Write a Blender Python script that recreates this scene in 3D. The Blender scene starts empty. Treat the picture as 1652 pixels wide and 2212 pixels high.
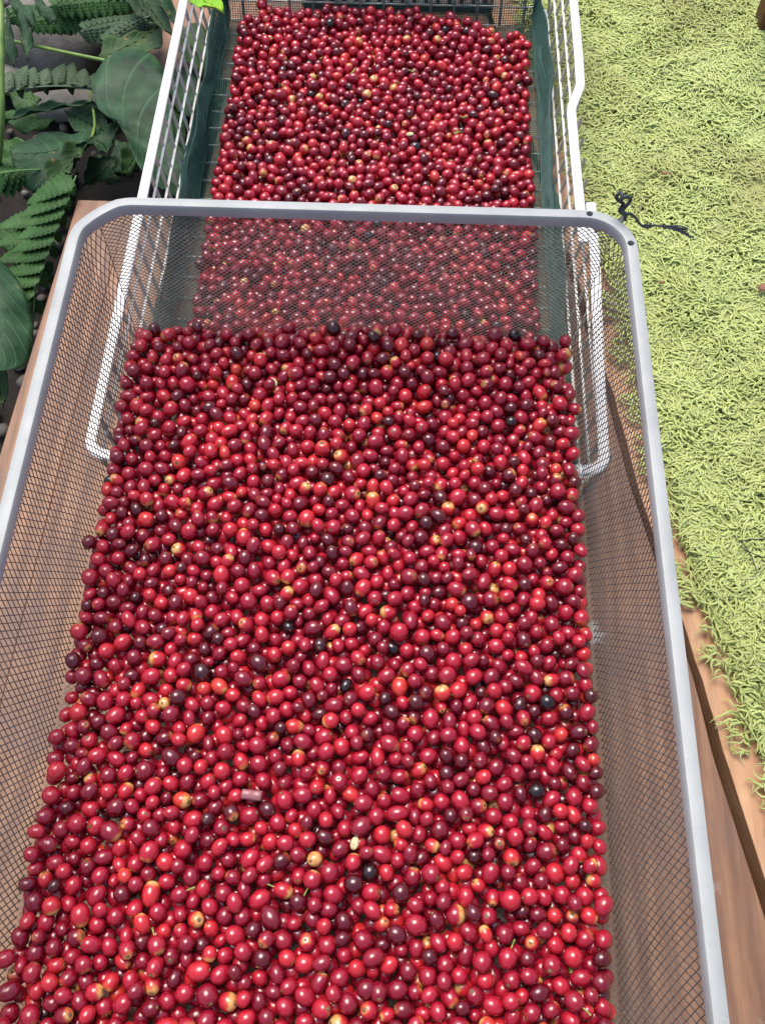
import bpy, math, random
import numpy as np
from mathutils import Vector, Matrix
random.seed(7)
R = np.random.RandomState(11)
rad = math.radians
S = bpy.context.scene
C = S.collection

# ---------------------------------------------------------------- camera, world, sun, exposure
CAM = np.array([0.0409, -0.5528, 0.796])
PITCH, YAW, ROLL, FPX = 1.095, 0.0328, 0.0036, 2008.6      # FPX: focal length in pixels of a 1652 x 2212 picture

def basis():
    cp, sp = math.cos(PITCH), math.sin(PITCH)
    c, s = math.cos(YAW), math.sin(YAW)
    Z = np.array([[c, -s, 0], [s, c, 0], [0, 0, 1]])
    fw = Z @ np.array([0, cp, -sp]); up = Z @ np.array([0, sp, cp]); rt = Z @ np.array([1., 0, 0])
    c, s = math.cos(ROLL), math.sin(ROLL)
    return c*rt + s*up, -s*rt + c*up, fw
RT, UP, FW = basis()
cam = bpy.data.cameras.new('camera')
cam.sensor_fit = 'VERTICAL'; cam.sensor_height = 24.0; cam.lens = 24.0*FPX/2212
cam.clip_start = 0.01; cam.clip_end = 200
co = bpy.data.objects.new('camera', cam); C.objects.link(co); S.camera = co
co.matrix_world = Matrix([[RT[0], UP[0], -FW[0], CAM[0]], [RT[1], UP[1], -FW[1], CAM[1]], [RT[2], UP[2], -FW[2], CAM[2]], [0, 0, 0, 1]])

SUN_EL, SUN_AZ = 66.0, -25.0        # azimuth clockwise from +Y: the light comes from high up, beyond and a little left
w = bpy.data.worlds.new("World"); S.world = w; w.use_nodes = True
nt = w.node_tree; bg = nt.nodes['Background']
sky = nt.nodes.new('ShaderNodeTexSky'); sky.sky_type = 'NISHITA'; sky.sun_disc = False
sky.sun_elevation = rad(SUN_EL); sky.sun_rotation = rad(SUN_AZ)
sky.air_density = 1.0; sky.dust_density = 3.0; sky.ozone_density = 1.0
nt.links.new(sky.outputs[0], bg.inputs[0]); bg.inputs[1].default_value = 0.14
sl = bpy.data.lights.new('sun', 'SUN'); sl.energy = 2.0; sl.angle = rad(38); sl.color = (1.0, 0.93, 0.84)
so = bpy.data.objects.new('sun', sl); C.objects.link(so)
sd = Vector((math.sin(rad(SUN_AZ))*math.cos(rad(SUN_EL)), math.cos(rad(SUN_AZ))*math.cos(rad(SUN_EL)), math.sin(rad(SUN_EL))))
so.rotation_euler = sd.to_track_quat('Z', 'Y').to_euler(); so.location = sd*3
S.view_settings.view_transform = 'Standard'; S.view_settings.look = 'None'
S.view_settings.exposure = 0.7; S.view_settings.gamma = 1

def P(px, py, z=0.0):
    d = RT*(px-826)/FPX - UP*(py-1106)/FPX + FW
    return CAM + d*((z-CAM[2])/d[2])

# ---------------------------------------------------------------- helpers
def tag(o, label=None, cat=None, group=None, kind=None):
    if label: o['label'] = label
    if cat: o['category'] = cat
    if group: o['group'] = group
    if kind: o['kind'] = kind
    return o

def empty(name, loc=(0, 0, 0)):
    o = bpy.data.objects.new(name, None); o.empty_display_size = .02; o.location = loc; C.objects.link(o); return o

def mesh_np(name, V, F, mat=None, parent=None, smooth=False, attrs=None, obj_loc=None):
    V = np.asarray(V, dtype=np.float32); F = np.asarray(F, dtype=np.int32)
    me = bpy.data.meshes.new(name)
    k = F.shape[1]
    me.vertices.add(len(V)); me.vertices.foreach_set('co', V.ravel())
    me.loops.add(F.size); me.loops.foreach_set('vertex_index', F.ravel())
    me.polygons.add(len(F)); me.polygons.foreach_set('loop_start', np.arange(0, F.size, k, dtype=np.int32))
    try: me.polygons.foreach_set('loop_total', np.full(len(F), k, dtype=np.int32))
    except Exception: pass
    me.polygons.foreach_set('use_smooth', np.full(len(F), bool(smooth)))
    for n, a in (attrs or {}).items():
        at = me.attributes.new(n, 'FLOAT', 'POINT'); at.data.foreach_set('value', np.asarray(a, dtype=np.float32))
    me.update(calc_edges=True); me.validate()
    if mat: me.materials.append(mat)
    o = bpy.data.objects.new(name, me); C.objects.link(o)
    if parent is not None: o.parent = parent
    if obj_loc is not None: o.location = obj_loc
    return o

def fix(o):
    import bmesh
    b = bmesh.new(); b.from_mesh(o.data); bmesh.ops.recalc_face_normals(b, faces=b.faces); b.to_mesh(o.data); b.free(); return o

class MB:
    def __init__(s): s.V = []; s.F = []; s.n = 0
    def add(s, V, F):
        V = np.asarray(V, float); s.V.append(V); s.F += [tuple(int(i)+s.n for i in f) for f in F]; s.n += len(V)
    def box(s, c, d, rz=0, bev=0):
        x, y, z = [k/2 for k in d]
        v = np.array([[i, j, k] for i in (-x, x) for j in (-y, y) for k in (-z, z)])
        if rz:
            cc, ss = math.cos(rz), math.sin(rz); v = v @ np.array([[cc, ss, 0], [-ss, cc, 0], [0, 0, 1]])
        s.add(v+np.array(c), [(0, 1, 3, 2), (4, 6, 7, 5), (0, 4, 5, 1), (2, 3, 7, 6), (0, 2, 6, 4), (1, 5, 7, 3)])
    def build(s, name, mat, parent=None, smooth=False, bevel=0, solid=0):
        me = bpy.data.meshes.new(name)
        me.from_pydata([tuple(v) for v in np.concatenate(s.V)], [], s.F); me.update()
        if mat: me.materials.append(mat)
        if smooth: me.polygons.foreach_set('use_smooth', [True]*len(me.polygons))
        o = bpy.data.objects.new(name, me); C.objects.link(o)
        if parent is not None: o.parent = parent
        if solid:
            m = o.modifiers.new('s', 'SOLIDIFY'); m.thickness = solid; m.offset = 0
        if bevel:
            m = o.modifiers.new('b', 'BEVEL'); m.width = bevel; m.segments = 2; m.limit_method = 'ANGLE'
        return o

def tubes(paths, rads, sides=4, phase=math.pi/4, flat=None, updir=(0, 0, 1), closed=False):
    """many polylines (n, k, 3) -> verts, quads. rads scalar or (n,k). flat=(a,b): elliptical half sizes along side / up"""
    Pp = np.asarray(paths, float); n, k, _ = Pp.shape
    T = np.empty_like(Pp)
    if closed:
        T = np.roll(Pp, -1, 1) - np.roll(Pp, 1, 1)
    else:
        T[:, 1:-1] = Pp[:, 2:] - Pp[:, :-2]; T[:, 0] = Pp[:, 1]-Pp[:, 0]; T[:, -1] = Pp[:, -1]-Pp[:, -2]
    T /= np.linalg.norm(T, axis=2, keepdims=True)+1e-12
    u = np.broadcast_to(np.asarray(updir, float), Pp.shape)
    side = np.cross(T, u); nn = np.linalg.norm(side, axis=2, keepdims=True)
    alt = np.cross(T, np.array([1., 0.13, 0.07])); side = np.where(nn < 1e-3, alt, side)
    side /= np.linalg.norm(side, axis=2, keepdims=True)+1e-12
    up = np.cross(side, T)
    a = phase + np.arange(sides)*2*math.pi/sides
    ca, sa = np.cos(a), np.sin(a)
    if flat is not None: fa, fb = flat
    else: fa = fb = 1.0
    r = np.asarray(rads, float); r = np.broadcast_to(r if r.ndim != 1 else r[:, None], (n, k))
    V = Pp[:, :, None, :] + r[:, :, None, None]*(fa*ca[None, None, :, None]*side[:, :, None, :] + fb*sa[None, None, :, None]*up[:, :, None, :])
    V = V.reshape(-1, 3)
    i = np.arange(n)[:, None, None]; j = np.arange(k if closed else k-1)[None, :, None]; s = np.arange(sides)[None, None, :]
    j2 = (j+1) % k; s2 = (s+1) % sides
    b = i*k*sides
    F = np.stack(np.broadcast_arrays(b+j*sides+s, b+j*sides+s2, b+j2*sides+s2, b+j2*sides+s), -1).reshape(-1, 4)
    return V, F

def join(parts):
    V, F, n = [], [], 0
    for v, f in parts:
        V.append(v); F.append(np.asarray(f)+n); n += len(v)
    return np.concatenate(V), np.concatenate(F)

# ---------------------------------------------------------------- materials
def mat(name, base=(.5, .5, .5), rough=.5, metal=0, spec=.5):
    m = bpy.data.materials.new(name); m.use_nodes = True
    b = m.node_tree.nodes['Principled BSDF']
    b.inputs['Base Color'].default_value = (*base, 1); b.inputs['Roughness'].default_value = rough
    b.inputs['Metallic'].default_value = metal; b.inputs['Specular IOR Level'].default_value = spec
    return m, m.node_tree, b
def N(t, ty, **kw):
    n = t.nodes.new(ty)
    for k, v in kw.items():
        if k in n.inputs.keys() if isinstance(k, str) else False: n.inputs[k].default_value = v
        else: setattr(n, k, v)
    return n
def ramp(t, src, stops, interp='LINEAR'):
    r = t.nodes.new('ShaderNodeValToRGB'); r.color_ramp.interpolation = interp
    e = r.color_ramp.elements
    while len(e) < len(stops): e.new(.5)
    for k, (p, c) in enumerate(stops):
        e[k].position = p; e[k].color = (*c, 1) if len(c) == 3 else c
    if src is not None: t.links.new(src, r.inputs[0])
    return r.outputs[0]
def coords(t, scale=(1, 1, 1), kind='Object'):
    tc = t.nodes.new('ShaderNodeTexCoord'); mp = t.nodes.new('ShaderNodeMapping'); mp.inputs['Scale'].default_value = scale
    t.links.new(tc.outputs[kind], mp.inputs[0]); return mp.outputs[0]
def noise(t, vec, scale, detail=4, rough=.55, dist=0):
    n = t.nodes.new('ShaderNodeTexNoise'); n.inputs['Scale'].default_value = scale; n.inputs['Detail'].default_value = detail
    n.inputs['Roughness'].default_value = rough; n.inputs['Distortion'].default_value = dist
    if vec is not None: t.links.new(vec, n.inputs['Vector'])
    return n.outputs[0]
def mix(t, f, a, b, mode='MIX'):
    m = t.nodes.new('ShaderNodeMix'); m.data_type = 'RGBA'; m.blend_type = mode
    for s, v in ((m.inputs[0], f), (m.inputs[6], a), (m.inputs[7], b)):
        if hasattr(v, 'links') or hasattr(v, 'is_output'): t.links.new(v, s)
        elif isinstance(v, (tuple, list)): s.default_value = (*v, 1) if len(v) == 3 else v
        else: s.default_value = v
    return m.outputs[2]
def math_(t, op, a, b=0.0, clamp=False):
    m = t.nodes.new('ShaderNodeMath'); m.operation = op; m.use_clamp = clamp
    for s, v in ((m.inputs[0], a), (m.inputs[1], b)):
        if hasattr(v, 'is_output'): t.links.new(v, s)
        else: s.default_value = v
    return m.outputs[0]
def attr(t, n):
    a = t.nodes.new('ShaderNodeAttribute'); a.attribute_name = n; return a.outputs['Fac']
def bump(t, b, h, strength=.3, dist=.001):
    n = t.nodes.new('ShaderNodeBump'); n.inputs['Strength'].default_value = strength; n.inputs['Distance'].default_value = dist
    t.links.new(h, n.inputs['Height']); t.links.new(n.outputs[0], b.inputs['Normal'])

# cherry skin: 'tone' picks the ripeness, 'ax' runs -1..1 along the fruit, 'pat' is how far the unripe patch reaches
CH, t, b = mat('cherry_skin', rough=.3, spec=.85)
tone = attr(t, 'tone'); ax = attr(t, 'ax'); pat = attr(t, 'pat'); sdn = attr(t, 'seed')
cvec = coords(t)
nz = noise(t, cvec, 220, 3)
col = ramp(t, tone, [(0, (.010, .006, .006)), (.03, (.022, .006, .007)), (.07, (.06, .004, .007)), (.28, (.115, .003, .010)), (.52, (.26, .006, .022)), (.75, (.42, .010, .029)), (.92, (.55, .020, .028)), (1, (.62, .060, .024))])
col = mix(t, math_(t, 'MULTIPLY', math_(t, 'SUBTRACT', nz, .45), .7, True), col, (.05, .004, .012))
pm = math_(t, 'ADD', math_(t, 'SUBTRACT', ax, math_(t, 'SUBTRACT', 1.0, pat)), math_(t, 'MULTIPLY', math_(t, 'SUBTRACT', noise(t, cvec, 160, 3), .5), .7))
pm = math_(t, 'MULTIPLY', pm, 2.0, True)
col = mix(t, math_(t, 'MULTIPLY', pm, .92), col, ramp(t, math_(t, 'ADD', math_(t, 'MULTIPLY', pm, .6), math_(t, 'MULTIPLY', math_(t, 'SUBTRACT', nz, .5), 1.2)), [(.1, (.60, .05, .025)), (.35, (.66, .20, .05)), (.65, (.68, .42, .14))]))
tipm = math_(t, 'MULTIPLY', math_(t, 'SUBTRACT', ax, .955), 60, True)
col = mix(t, tipm, col, (.16, .085, .04))
fl = math_(t, 'MULTIPLY', math_(t, 'SUBTRACT', noise(t, cvec, 600, 2), .69), 14, True)
col = mix(t, math_(t, 'MULTIPLY', fl, .5), col, (.33, .16, .09))
t.links.new(col, b.inputs['Base Color'])
rr = math_(t, 'ADD', math_(t, 'MULTIPLY', nz, .16), .11); t.links.new(rr, b.inputs['Roughness'])
b.inputs['Subsurface Weight'].default_value = .06; b.inputs['Subsurface Radius'].default_value = (.003, .0006, .0005); b.inputs['Subsurface Scale'].default_value = .5
bump(t, b, noise(t, cvec, 350, 3), .12, .0006)
CALYX, t, b = mat('calyx_brown', rough=.8)
t.links.new(ramp(t, noise(t, coords(t), 900, 2), [(.35, (.10, .05, .025)), (.6, (.30, .19, .09))]), b.inputs['Base Color'])
SKIN, t, b = mat('dried_skin', (.30, .12, .13), .3)
STALK, t, b = mat('stalk_green', rough=.6)
t.links.new(ramp(t, noise(t, coords(t), 500, 2), [(.35, (.18, .28, .05)), (.65, (.40, .45, .13))]), b.inputs['Base Color'])
BEAN, t, b = mat('bean_cream', rough=.5)
t.links.new(ramp(t, noise(t, coords(t), 400, 3), [(.35, (.42, .33, .16)), (.6, (.66, .58, .33))]), b.inputs['Base Color'])

GREY, t, b = mat('grey_paint', rough=.5)
v = coords(t)
g = ramp(t, noise(t, v, 25, 5), [(.3, (.30, .315, .310)), (.7, (.38, .395, .385))])
sc = math_(t, 'MULTIPLY', math_(t, 'SUBTRACT', noise(t, v, 260, 4, .7), .63), 12, True)
g = mix(t, math_(t, 'MULTIPLY', sc, .6), g, (.20, .19, .18))
t.links.new(g, b.inputs['Base Color']); bump(t, b, noise(t, v, 500, 3), .08, .0004)
t.links.new(math_(t, 'ADD', math_(t, 'MULTIPLY', noise(t, v, 60, 3), .25), .36), b.inputs['Roughness'])
MESHG, t, b = mat('grey_mesh', rough=.5, metal=.0)
t.links.new(ramp(t, noise(t, coords(t), 30, 3), [(.3, (.12, .10, .085)), (.7, (.22, .19, .165))]), b.inputs['Base Color'])
WHITE, t, b = mat('white_enamel', rough=.35)
v = coords(t)
g = mix(t, math_(t, 'MULTIPLY', math_(t, 'SUBTRACT', noise(t, v, 70, 6, .7), .68), 16, True), (.80, .79, .75), (.22, .13, .08))
t.links.new(g, b.inputs['Base Color'])
WIRE, t, b = mat('white_bar', rough=.5)
t.links.new(ramp(t, noise(t, coords(t), 60, 4), [(.3, (.50, .48, .42)), (.55, (.72, .70, .64))]), b.inputs['Base Color'])
BARG, t, b = mat('bar_shaded', rough=.6)  # greyer copy of the white bars: shade on the uprights put into the colour
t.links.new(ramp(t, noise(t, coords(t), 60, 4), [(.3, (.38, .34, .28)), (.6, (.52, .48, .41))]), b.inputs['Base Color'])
NET, t, b = mat('green_net', rough=.55)
t.links.new(ramp(t, noise(t, coords(t), 120, 3), [(.3, (.014, .065, .054)), (.7, (.038, .13, .105))]), b.inputs['Base Color'])
BLACK, t, b = mat('black_plastic', rough=.35)
t.links.new(ramp(t, noise(t, coords(t), 90, 3), [(.3, (.012, .014, .016)), (.7, (.035, .038, .042))]), b.inputs['Base Color'])
CORD, t, b = mat('dark_cord', rough=.6)
t.links.new(ramp(t, noise(t, coords(t), 400, 3), [(.35, (.012, .016, .022)), (.7, (.06, .07, .085))]), b.inputs['Base Color'])

def wood(name, cols, sx=1.0, seed=0.0, rough=.55):
    m, t, b = mat(name, rough=rough)
    v = coords(t, (14*sx, 1.2, 14)); v2 = coords(t, (60*sx, 3.5, 60)); v3 = coords(t)
    wv = t.nodes.new('ShaderNodeTexWave'); wv.bands_direction = 'X'; wv.inputs['Scale'].default_value = 1.1
    wv.inputs['Distortion'].default_value = 7; wv.inputs['Detail'].default_value = 4; wv.inputs['Detail Scale'].default_value = 1.4
    t.links.new(v, wv.inputs['Vector'])
    c = ramp(t, wv.outputs['Fac'], [(.0, cols[0]), (.5, cols[1]), (1, cols[2])])
    c = mix(t, .55, c, ramp(t, noise(t, v2, 3, 6, .65), [(.3, cols[0]), (.5, cols[1]), (.68, cols[2])]))
    pt = noise(t, v3, 9, 5, .6)
    c = mix(t, math_(t, 'MULTIPLY', math_(t, 'SUBTRACT', pt, .47), 4.5, True), c, cols[3])
    st = math_(t, 'MULTIPLY', math_(t, 'SUBTRACT', noise(t, v3, 42, 5, .7), .64), 9, True)
    c = mix(t, math_(t, 'MULTIPLY', st, .55), c, cols[4])
    ck = noise(t, coords(t, (130*sx, 5, 130)), 2.2, 6, .75)
    c = mix(t, math_(t, 'MULTIPLY', math_(t, 'SUBTRACT', ck, .60), 7, True), c, tuple(k*.35 for k in cols[0]))
    ra = t.nodes.new('ShaderNodeAttribute'); ra.attribute_name = 'plank'
    c = mix(t, math_(t, 'MULTIPLY', ra.outputs['Fac'], .35), c, cols[0])
    if name == 'deck_wood':      # a worn splash of pale paint, and a second fainter one
        for (sx_, sy_, rr0, am) in ((.2214, -.2599, .013, .6), (.300, -.47, .010, .2)):
            ds = t.nodes.new('ShaderNodeVectorMath'); ds.operation = 'DISTANCE'; ds.inputs[1].default_value = (sx_, sy_, 0)
            t.links.new(v3, ds.inputs[0])
            e_ = math_(t, 'SUBTRACT', 1.0, math_(t, 'DIVIDE', ds.outputs['Value'], rr0))
            e_ = math_(t, 'ADD', e_, math_(t, 'MULTIPLY', math_(t, 'SUBTRACT', noise(t, v3, 150, 5, .7), .52), 3.0))
            c = mix(t, math_(t, 'MULTIPLY', math_(t, 'MULTIPLY', e_, 1.5, True), am), c, (.55, .53, .48))
    t.links.new(c, b.inputs['Base Color'])
    bump(t, b, noise(t, v2, 3, 5, .7), .35, .0015)
    t.links.new(math_(t, 'ADD', math_(t, 'MULTIPLY', pt, .3), rough-.15), b.inputs['Roughness'])
    return m
DECK = wood('deck_wood', [(.12, .052, .026), (.235, .112, .054), (.35, .182, .092), (.165, .098, .070), (.36, .28, .20)])
DECKR = wood('deck_wood_pale', [(.33, .165, .08), (.50, .28, .145), (.60, .37, .20), (.44, .22, .12), (.26, .20, .14)])
BASEW = wood('gap_shade_wood', [(.02, .012, .008), (.04, .024, .015), (.06, .036, .022), (.03, .02, .014), (.08, .06, .045)])  # wood below the boards, near black: shade of the gaps painted into its colour
POST = wood('post_wood', [(.05, .018, .010), (.10, .034, .018), (.16, .06, .03), (.09, .03, .02), (.2, .1, .06)])

RUG, t, b = mat('rug_yarn', rough=.9, spec=.2)
v = coords(t)
rn = attr(t, 'rnd'); hh = attr(t, 'tip')
c = ramp(t, rn, [(0, (.35, .40, .135)), (.35, (.41, .47, .165)), (.75, (.455, .525, .19)), (1, (.50, .57, .215))])
c = mix(t, math_(t, 'MULTIPLY', math_(t, 'SUBTRACT', noise(t, v, 6, 3), .50), 5, True), c, (.33, .34, .13))
c = mix(t, math_(t, 'MULTIPLY', math_(t, 'SUBTRACT', noise(t, v, 55, 3), .60), 4, True), c, (.38, .41, .15))
t.links.new(c, b.inputs['Base Color'])
b.inputs['Subsurface Weight'].default_value = .35; b.inputs['Subsurface Radius'].default_value = (.004, .004, .0015); b.inputs['Subsurface Scale'].default_value = .6
RUGB, t, b = mat('rug_backing', (.16, .17, .06), .95)
t.links.new(ramp(t, noise(t, coords(t), 150, 3), [(.3, (.32, .36, .12)), (.7, (.44, .49, .17))]), b.inputs['Base Color'])

def leafmat(name, c0, c1, c2, rough=.38, blotch=(.30, .20, .08), bl=.62):
    m, t, b = mat(name, rough=rough)
    v = coords(t); u = attr(t, 'lu'); w_ = attr(t, 'lw')
    c = ramp(t, noise(t, v, 28, 5, .6), [(.3, c0), (.52, c1), (.72, c2)])
    vn = t.nodes.new('ShaderNodeMath'); vn.operation = 'PINGPONG'; vn.inputs[1].default_value = .5
    t.links.new(math_(t, 'SUBTRACT', math_(t, 'MULTIPLY', u, 8.0), math_(t, 'MULTIPLY', w_, 2.4)), vn.inputs[0])
    ve = math_(t, 'SUBTRACT', 1.0, math_(t, 'MULTIPLY', vn.outputs[0], 14), True)
    mid = math_(t, 'SUBTRACT', 1.0, math_(t, 'MULTIPLY', w_, 26), True)
    vv = math_(t, 'MAXIMUM', math_(t, 'MULTIPLY', ve, .45), mid)
    c = mix(t, math_(t, 'MULTIPLY', vv, .6), c, tuple(min(1, k*2.2+.02) for k in c2))
    bm = math_(t, 'MULTIPLY', math_(t, 'SUBTRACT', noise(t, v, 45, 6, .75), bl), 10, True)
    c = mix(t, math_(t, 'MULTIPLY', bm, .7), c, blotch)
    t.links.new(c, b.inputs['Base Color'])
    bump(t, b, math_(t, 'ADD', math_(t, 'MULTIPLY', vv, -1.0), noise(t, v, 80, 3)), .5, .0015)
    t.links.new(math_(t, 'ADD', math_(t, 'MULTIPLY', noise(t, v, 30, 4), .4), rough), b.inputs['Roughness']); b.inputs['Specular IOR Level'].default_value = .28
    return m
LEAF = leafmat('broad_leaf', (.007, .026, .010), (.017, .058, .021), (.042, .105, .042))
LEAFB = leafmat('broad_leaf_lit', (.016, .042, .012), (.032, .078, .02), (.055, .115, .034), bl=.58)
FERN = leafmat('fern_leaf', (.013, .046, .009), (.030, .088, .017), (.055, .125, .032), bl=.68)
FERNP = leafmat('fern_pale', (.022, .05, .022), (.045, .085, .04), (.09, .135, .075), bl=.66)
YLEAF = leafmat('yellow_green_leaf', (.10, .30, .012), (.20, .45, .02), (.34, .50, .03), blotch=(.6, .3, .03), bl=.64)
STEM, t, b = mat('green_stem', rough=.45)
t.links.new(ramp(t, noise(t, coords(t), 60, 4), [(.3, (.09, .18, .03)), (.7, (.22, .33, .07))]), b.inputs['Base Color'])
ROCK, t, b = mat('grey_stone', rough=.8)
v = coords(t)
c = ramp(t, noise(t, v, 12, 7, .65), [(.3, (.05, .046, .038)), (.5, (.15, .138, .115)), (.7, (.28, .26, .225))])
t.links.new(c, b.inputs['Base Color']); bump(t, b, noise(t, v, 60, 6, .7), .5, .004)
PEB, t, b = mat('pale_pebble', rough=.7)
t.links.new(mix(t, math_(t, 'MULTIPLY', noise(t, coords(t), 60, 4), .5), ramp(t, attr(t, 'rnd'), [(0, (.02, .018, .015)), (.8, (.08, .07, .056)), (1, (.36, .33, .27))]), (.12, .10, .08)), b.inputs['Base Color'])
SOIL, t, b = mat('soil', rough=.95)
v = coords(t)
t.links.new(ramp(t, noise(t, v, 30, 8, .7), [(.3, (.007, .005, .004)), (.6, (.022, .016, .011)), (.8, (.05, .038, .026))]), b.inputs['Base Color'])
bump(t, b, noise(t, v, 90, 8, .75), .8, .01)
DRY, t, b = mat('dry_leaf', rough=.7)
t.links.new(ramp(t, noise(t, coords(t), 120, 4), [(.3, (.16, .06, .035)), (.7, (.36, .17, .10))]), b.inputs['Base Color'])

# ---------------------------------------------------------------- the setting
g = MB(); g.add([(-20, -20, -.20), (20, -20, -.20), (20, 20, -.20), (-20, 20, -.20)], [(0, 1, 2, 3)])
o = g.build('ground', SOIL); tag(o, kind='structure')

def groove_l(y):
    ys = [-.95, -.461, -.395, -.369, -.307, -.267, -.169, -.104, -.012, .059, .117, .6, 2.5]
    xs = [.43, .335, .322, .3165, .309, .302, .282, .268, .255, .241, .232, .14, -.25]
    return float(np.interp(y, ys, xs))
def groove_w(y): return float(np.interp(y, [-.95, -.46, -.38, -.31, -.26, -.17, 0, .6, 2.5], [.011, .010, .0105, .0075, .006, .0065, .0078, .007, .007]))
def edge_l(y): return float(np.interp(y, [-1, -.08, .28, .62, 2.5], [-.376, -.354, -.340, -.326, -.26]))

def board(poly_l, poly_r, ys, z0=-.035, z1=0.0, rnd=0.0, seed=0, jag=.0):
    """a long plank between two edge functions with slightly rounded arrises"""
    rr = np.random.RandomState(seed); V = []; F = []; n = len(ys); e = .0008
    for k, y in enumerate(ys):
        a, c = poly_l(y)+jag*(rr.rand()-.5), poly_r(y)+jag*(rr.rand()-.5)
        V += [(a, y, z0), (a, y, z1-e), (a+e*.35, y, z1-e*.3), (a+e, y, z1), (c-e, y, z1), (c-e*.35, y, z1-e*.3), (c, y, z1-e), (c, y, z0)]
    for k in range(n-1):
        for j in range(7): F.append((k*8+j, k*8+j+1, (k+1)*8+j+1, (k+1)*8+j))
    F += [(0, 1, 6, 7), (1, 2, 5, 6), (2, 3, 4, 5)]; b_ = (n-1)*8; F += [(b_+7, b_+6, b_+1, b_), (b_+6, b_+5, b_+2, b_+1), (b_+5, b_+4, b_+3, b_+2)]
    V = np.array(V)
    return V, F
ys = np.concatenate([np.arange(-1.2, .9, .02), np.arange(.9, 2.6, .1)])
V, F, A, n = [], [], [], 0
seams = [-.292, -.205, -.065, .075, .215]
NOTCH = (.252, .468)
for i, part_ in [(0, 0), (0, 1), (1, 0), (1, 1), (2, 2), (3, 2), (4, 2), (5, 2)]:
    def L(y, i=i): return edge_l(y) if i == 0 else min(seams[i-1]+(edge_l(y)+.354)*(1-i*.15)+.00005, groove_l(y)-.0005)
    def Rr(y, i=i): return min(seams[i]+(edge_l(y)+.354)*(1-(i+1)*.15)-.00005, groove_l(y)) if i < 5 else groove_l(y)
    yb = np.append(ys[ys < NOTCH[0]], NOTCH[0]) if part_ == 0 else np.concatenate([[NOTCH[1]], ys[ys > NOTCH[1]]]) if part_ == 1 else ys
    v, f = board(L, Rr, yb, rnd=0, seed=i)
    v[:, 2] -= .0001*((i*37) % 3)
    V.append(v); F += [tuple(k+n for k in q) for q in f]; A.append(np.full(len(v), ((i*29) % 7)/7.)); n += len(v)
deck = mesh_np('deck', np.concatenate(V), F, DECK, attrs={'plank': np.concatenate(A)})
tag(deck, 'brown worn wooden deck under the baskets', kind='structure'); fix(deck)
V, F, A, n = [], [], [], 0
for i in range(9):
    def L(y, i=i): return groove_l(y)+groove_w(y)+i*.147+(.0018 if i else 0)
    def Rr(y, i=i): return groove_l(y)+groove_w(y)+(i+1)*.147
    v, f = board(L, Rr, ys, seed=20+i, jag=.0012)
    V.append(v); F += [tuple(k+n for k in q) for q in f]; A.append(np.full(len(v), ((i*31) % 5)/8.)); n += len(v)
deck2 = mesh_np('deck_edge_boards', np.concatenate(V), F, DECKR, attrs={'plank': np.concatenate(A)})
tag(deck2, 'paler wooden deck boards under the green rug', kind='structure'); fix(deck2)
# joist layer under the boards closes the gaps
g = MB()
V = []; F = []
bl_ = lambda y: -.203 if NOTCH[0]-.012 < y < NOTCH[1]+.012 else edge_l(y)+.012
for k, y in enumerate(ys): V += [(bl_(y), y, -.036), (1.9, y, -.036), (bl_(y), y, -.16), (1.9, y, -.16)]
for k in range(len(ys)-1):
    F.append((k*4, k*4+1, k*4+5, k*4+4)); F.append((k*4, k*4+4, k*4+6, k*4+2))
g.add(V, F); o = g.build('deck_base', BASEW); tag(o, 'dark wooden frame under the deck boards', kind='structure'); fix(o)

# ---------------------------------------------------------------- shag rug
rug_e = lambda y: float(np.interp(y, [-.9, -.408, -.352, -.261, -.225, .033, .225, .637, 1.3], [.47, .349, .330, .312, .300, .262, .240, .166, .05]))
rug = empty('shag_rug', (.6, .2, 0))
tag(rug, 'lime green shag rug lying on the wooden deck beside the baskets', 'rug')
g = MB(); V = []; F = []
yy = np.arange(-.9, 1.31, .03)
for y in yy: V += [(rug_e(y)+.024-.6, y-.2, .001), (rug_e(y)+.024-.6, y-.2, .0095), (1.25-.6, y-.2, .0095), (1.25-.6, y-.2, .001)]
for k in range(len(yy)-1):
    for j in range(3): F.append((k*4+j, k*4+j+1, k*4+5+j, k*4+4+j))
g.add(V, F); fix(g.build('backing', RUGB, rug))
sp = .0033
xs = np.arange(.02, .93, sp); ysr = np.arange(-.58, 1.12, sp)
X, Y = np.meshgrid(xs, ysr); X = X.ravel()+R.uniform(-.5, .5, X.size)*sp; Y = Y.ravel()+R.uniform(-.5, .5, Y.size)*sp
E_ = np.interp(Y, [-.9, -.408, -.352, -.261, -.225, .033, .225, .637, 1.3], [.47, .349, .330, .312, .300, .262, .240, .166, .05])
dens = np.ones(len(X))
k_ = (X > E_+.012+.004*np.sin(Y*95)+.003*np.sin(Y*231+1)) & ~((X > .70) & (Y < .1)) & (R.rand(len(X)) < .93)
X, Y, E_ = X[k_], Y[k_], E_[k_]
n = len(X)
def field(x, y, s, ph):
    return np.sin(x*s+ph+1.7*np.sin(y*s*.8+ph*2))+np.sin(y*s*1.1-ph+1.3*np.sin(x*s*.9+ph))+.7*np.sin((x+y)*s*2.1+ph*3)+.5*np.sin((x-1.3*y)*s*3.7+ph)
ang = field(X, Y, 34, .4)*.85 + R.normal(0, .42, n) - 2.9
edge = np.clip(1-(X-E_-.010)/.03, 0, 1)
ang = ang*(1-edge)+edge*(math.pi+R.normal(0, .7, n))
lean = np.clip(.93+.10*field(X, Y, 40, 1.9)+R.normal(0, .12, n), .4, 1.08)
Ln = R.uniform(.015, .030, n)*(1-.25*edge)
seg = 7
ts = np.linspace(0, 1, seg)
dx, dy = np.cos(ang), np.sin(ang)
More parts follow.
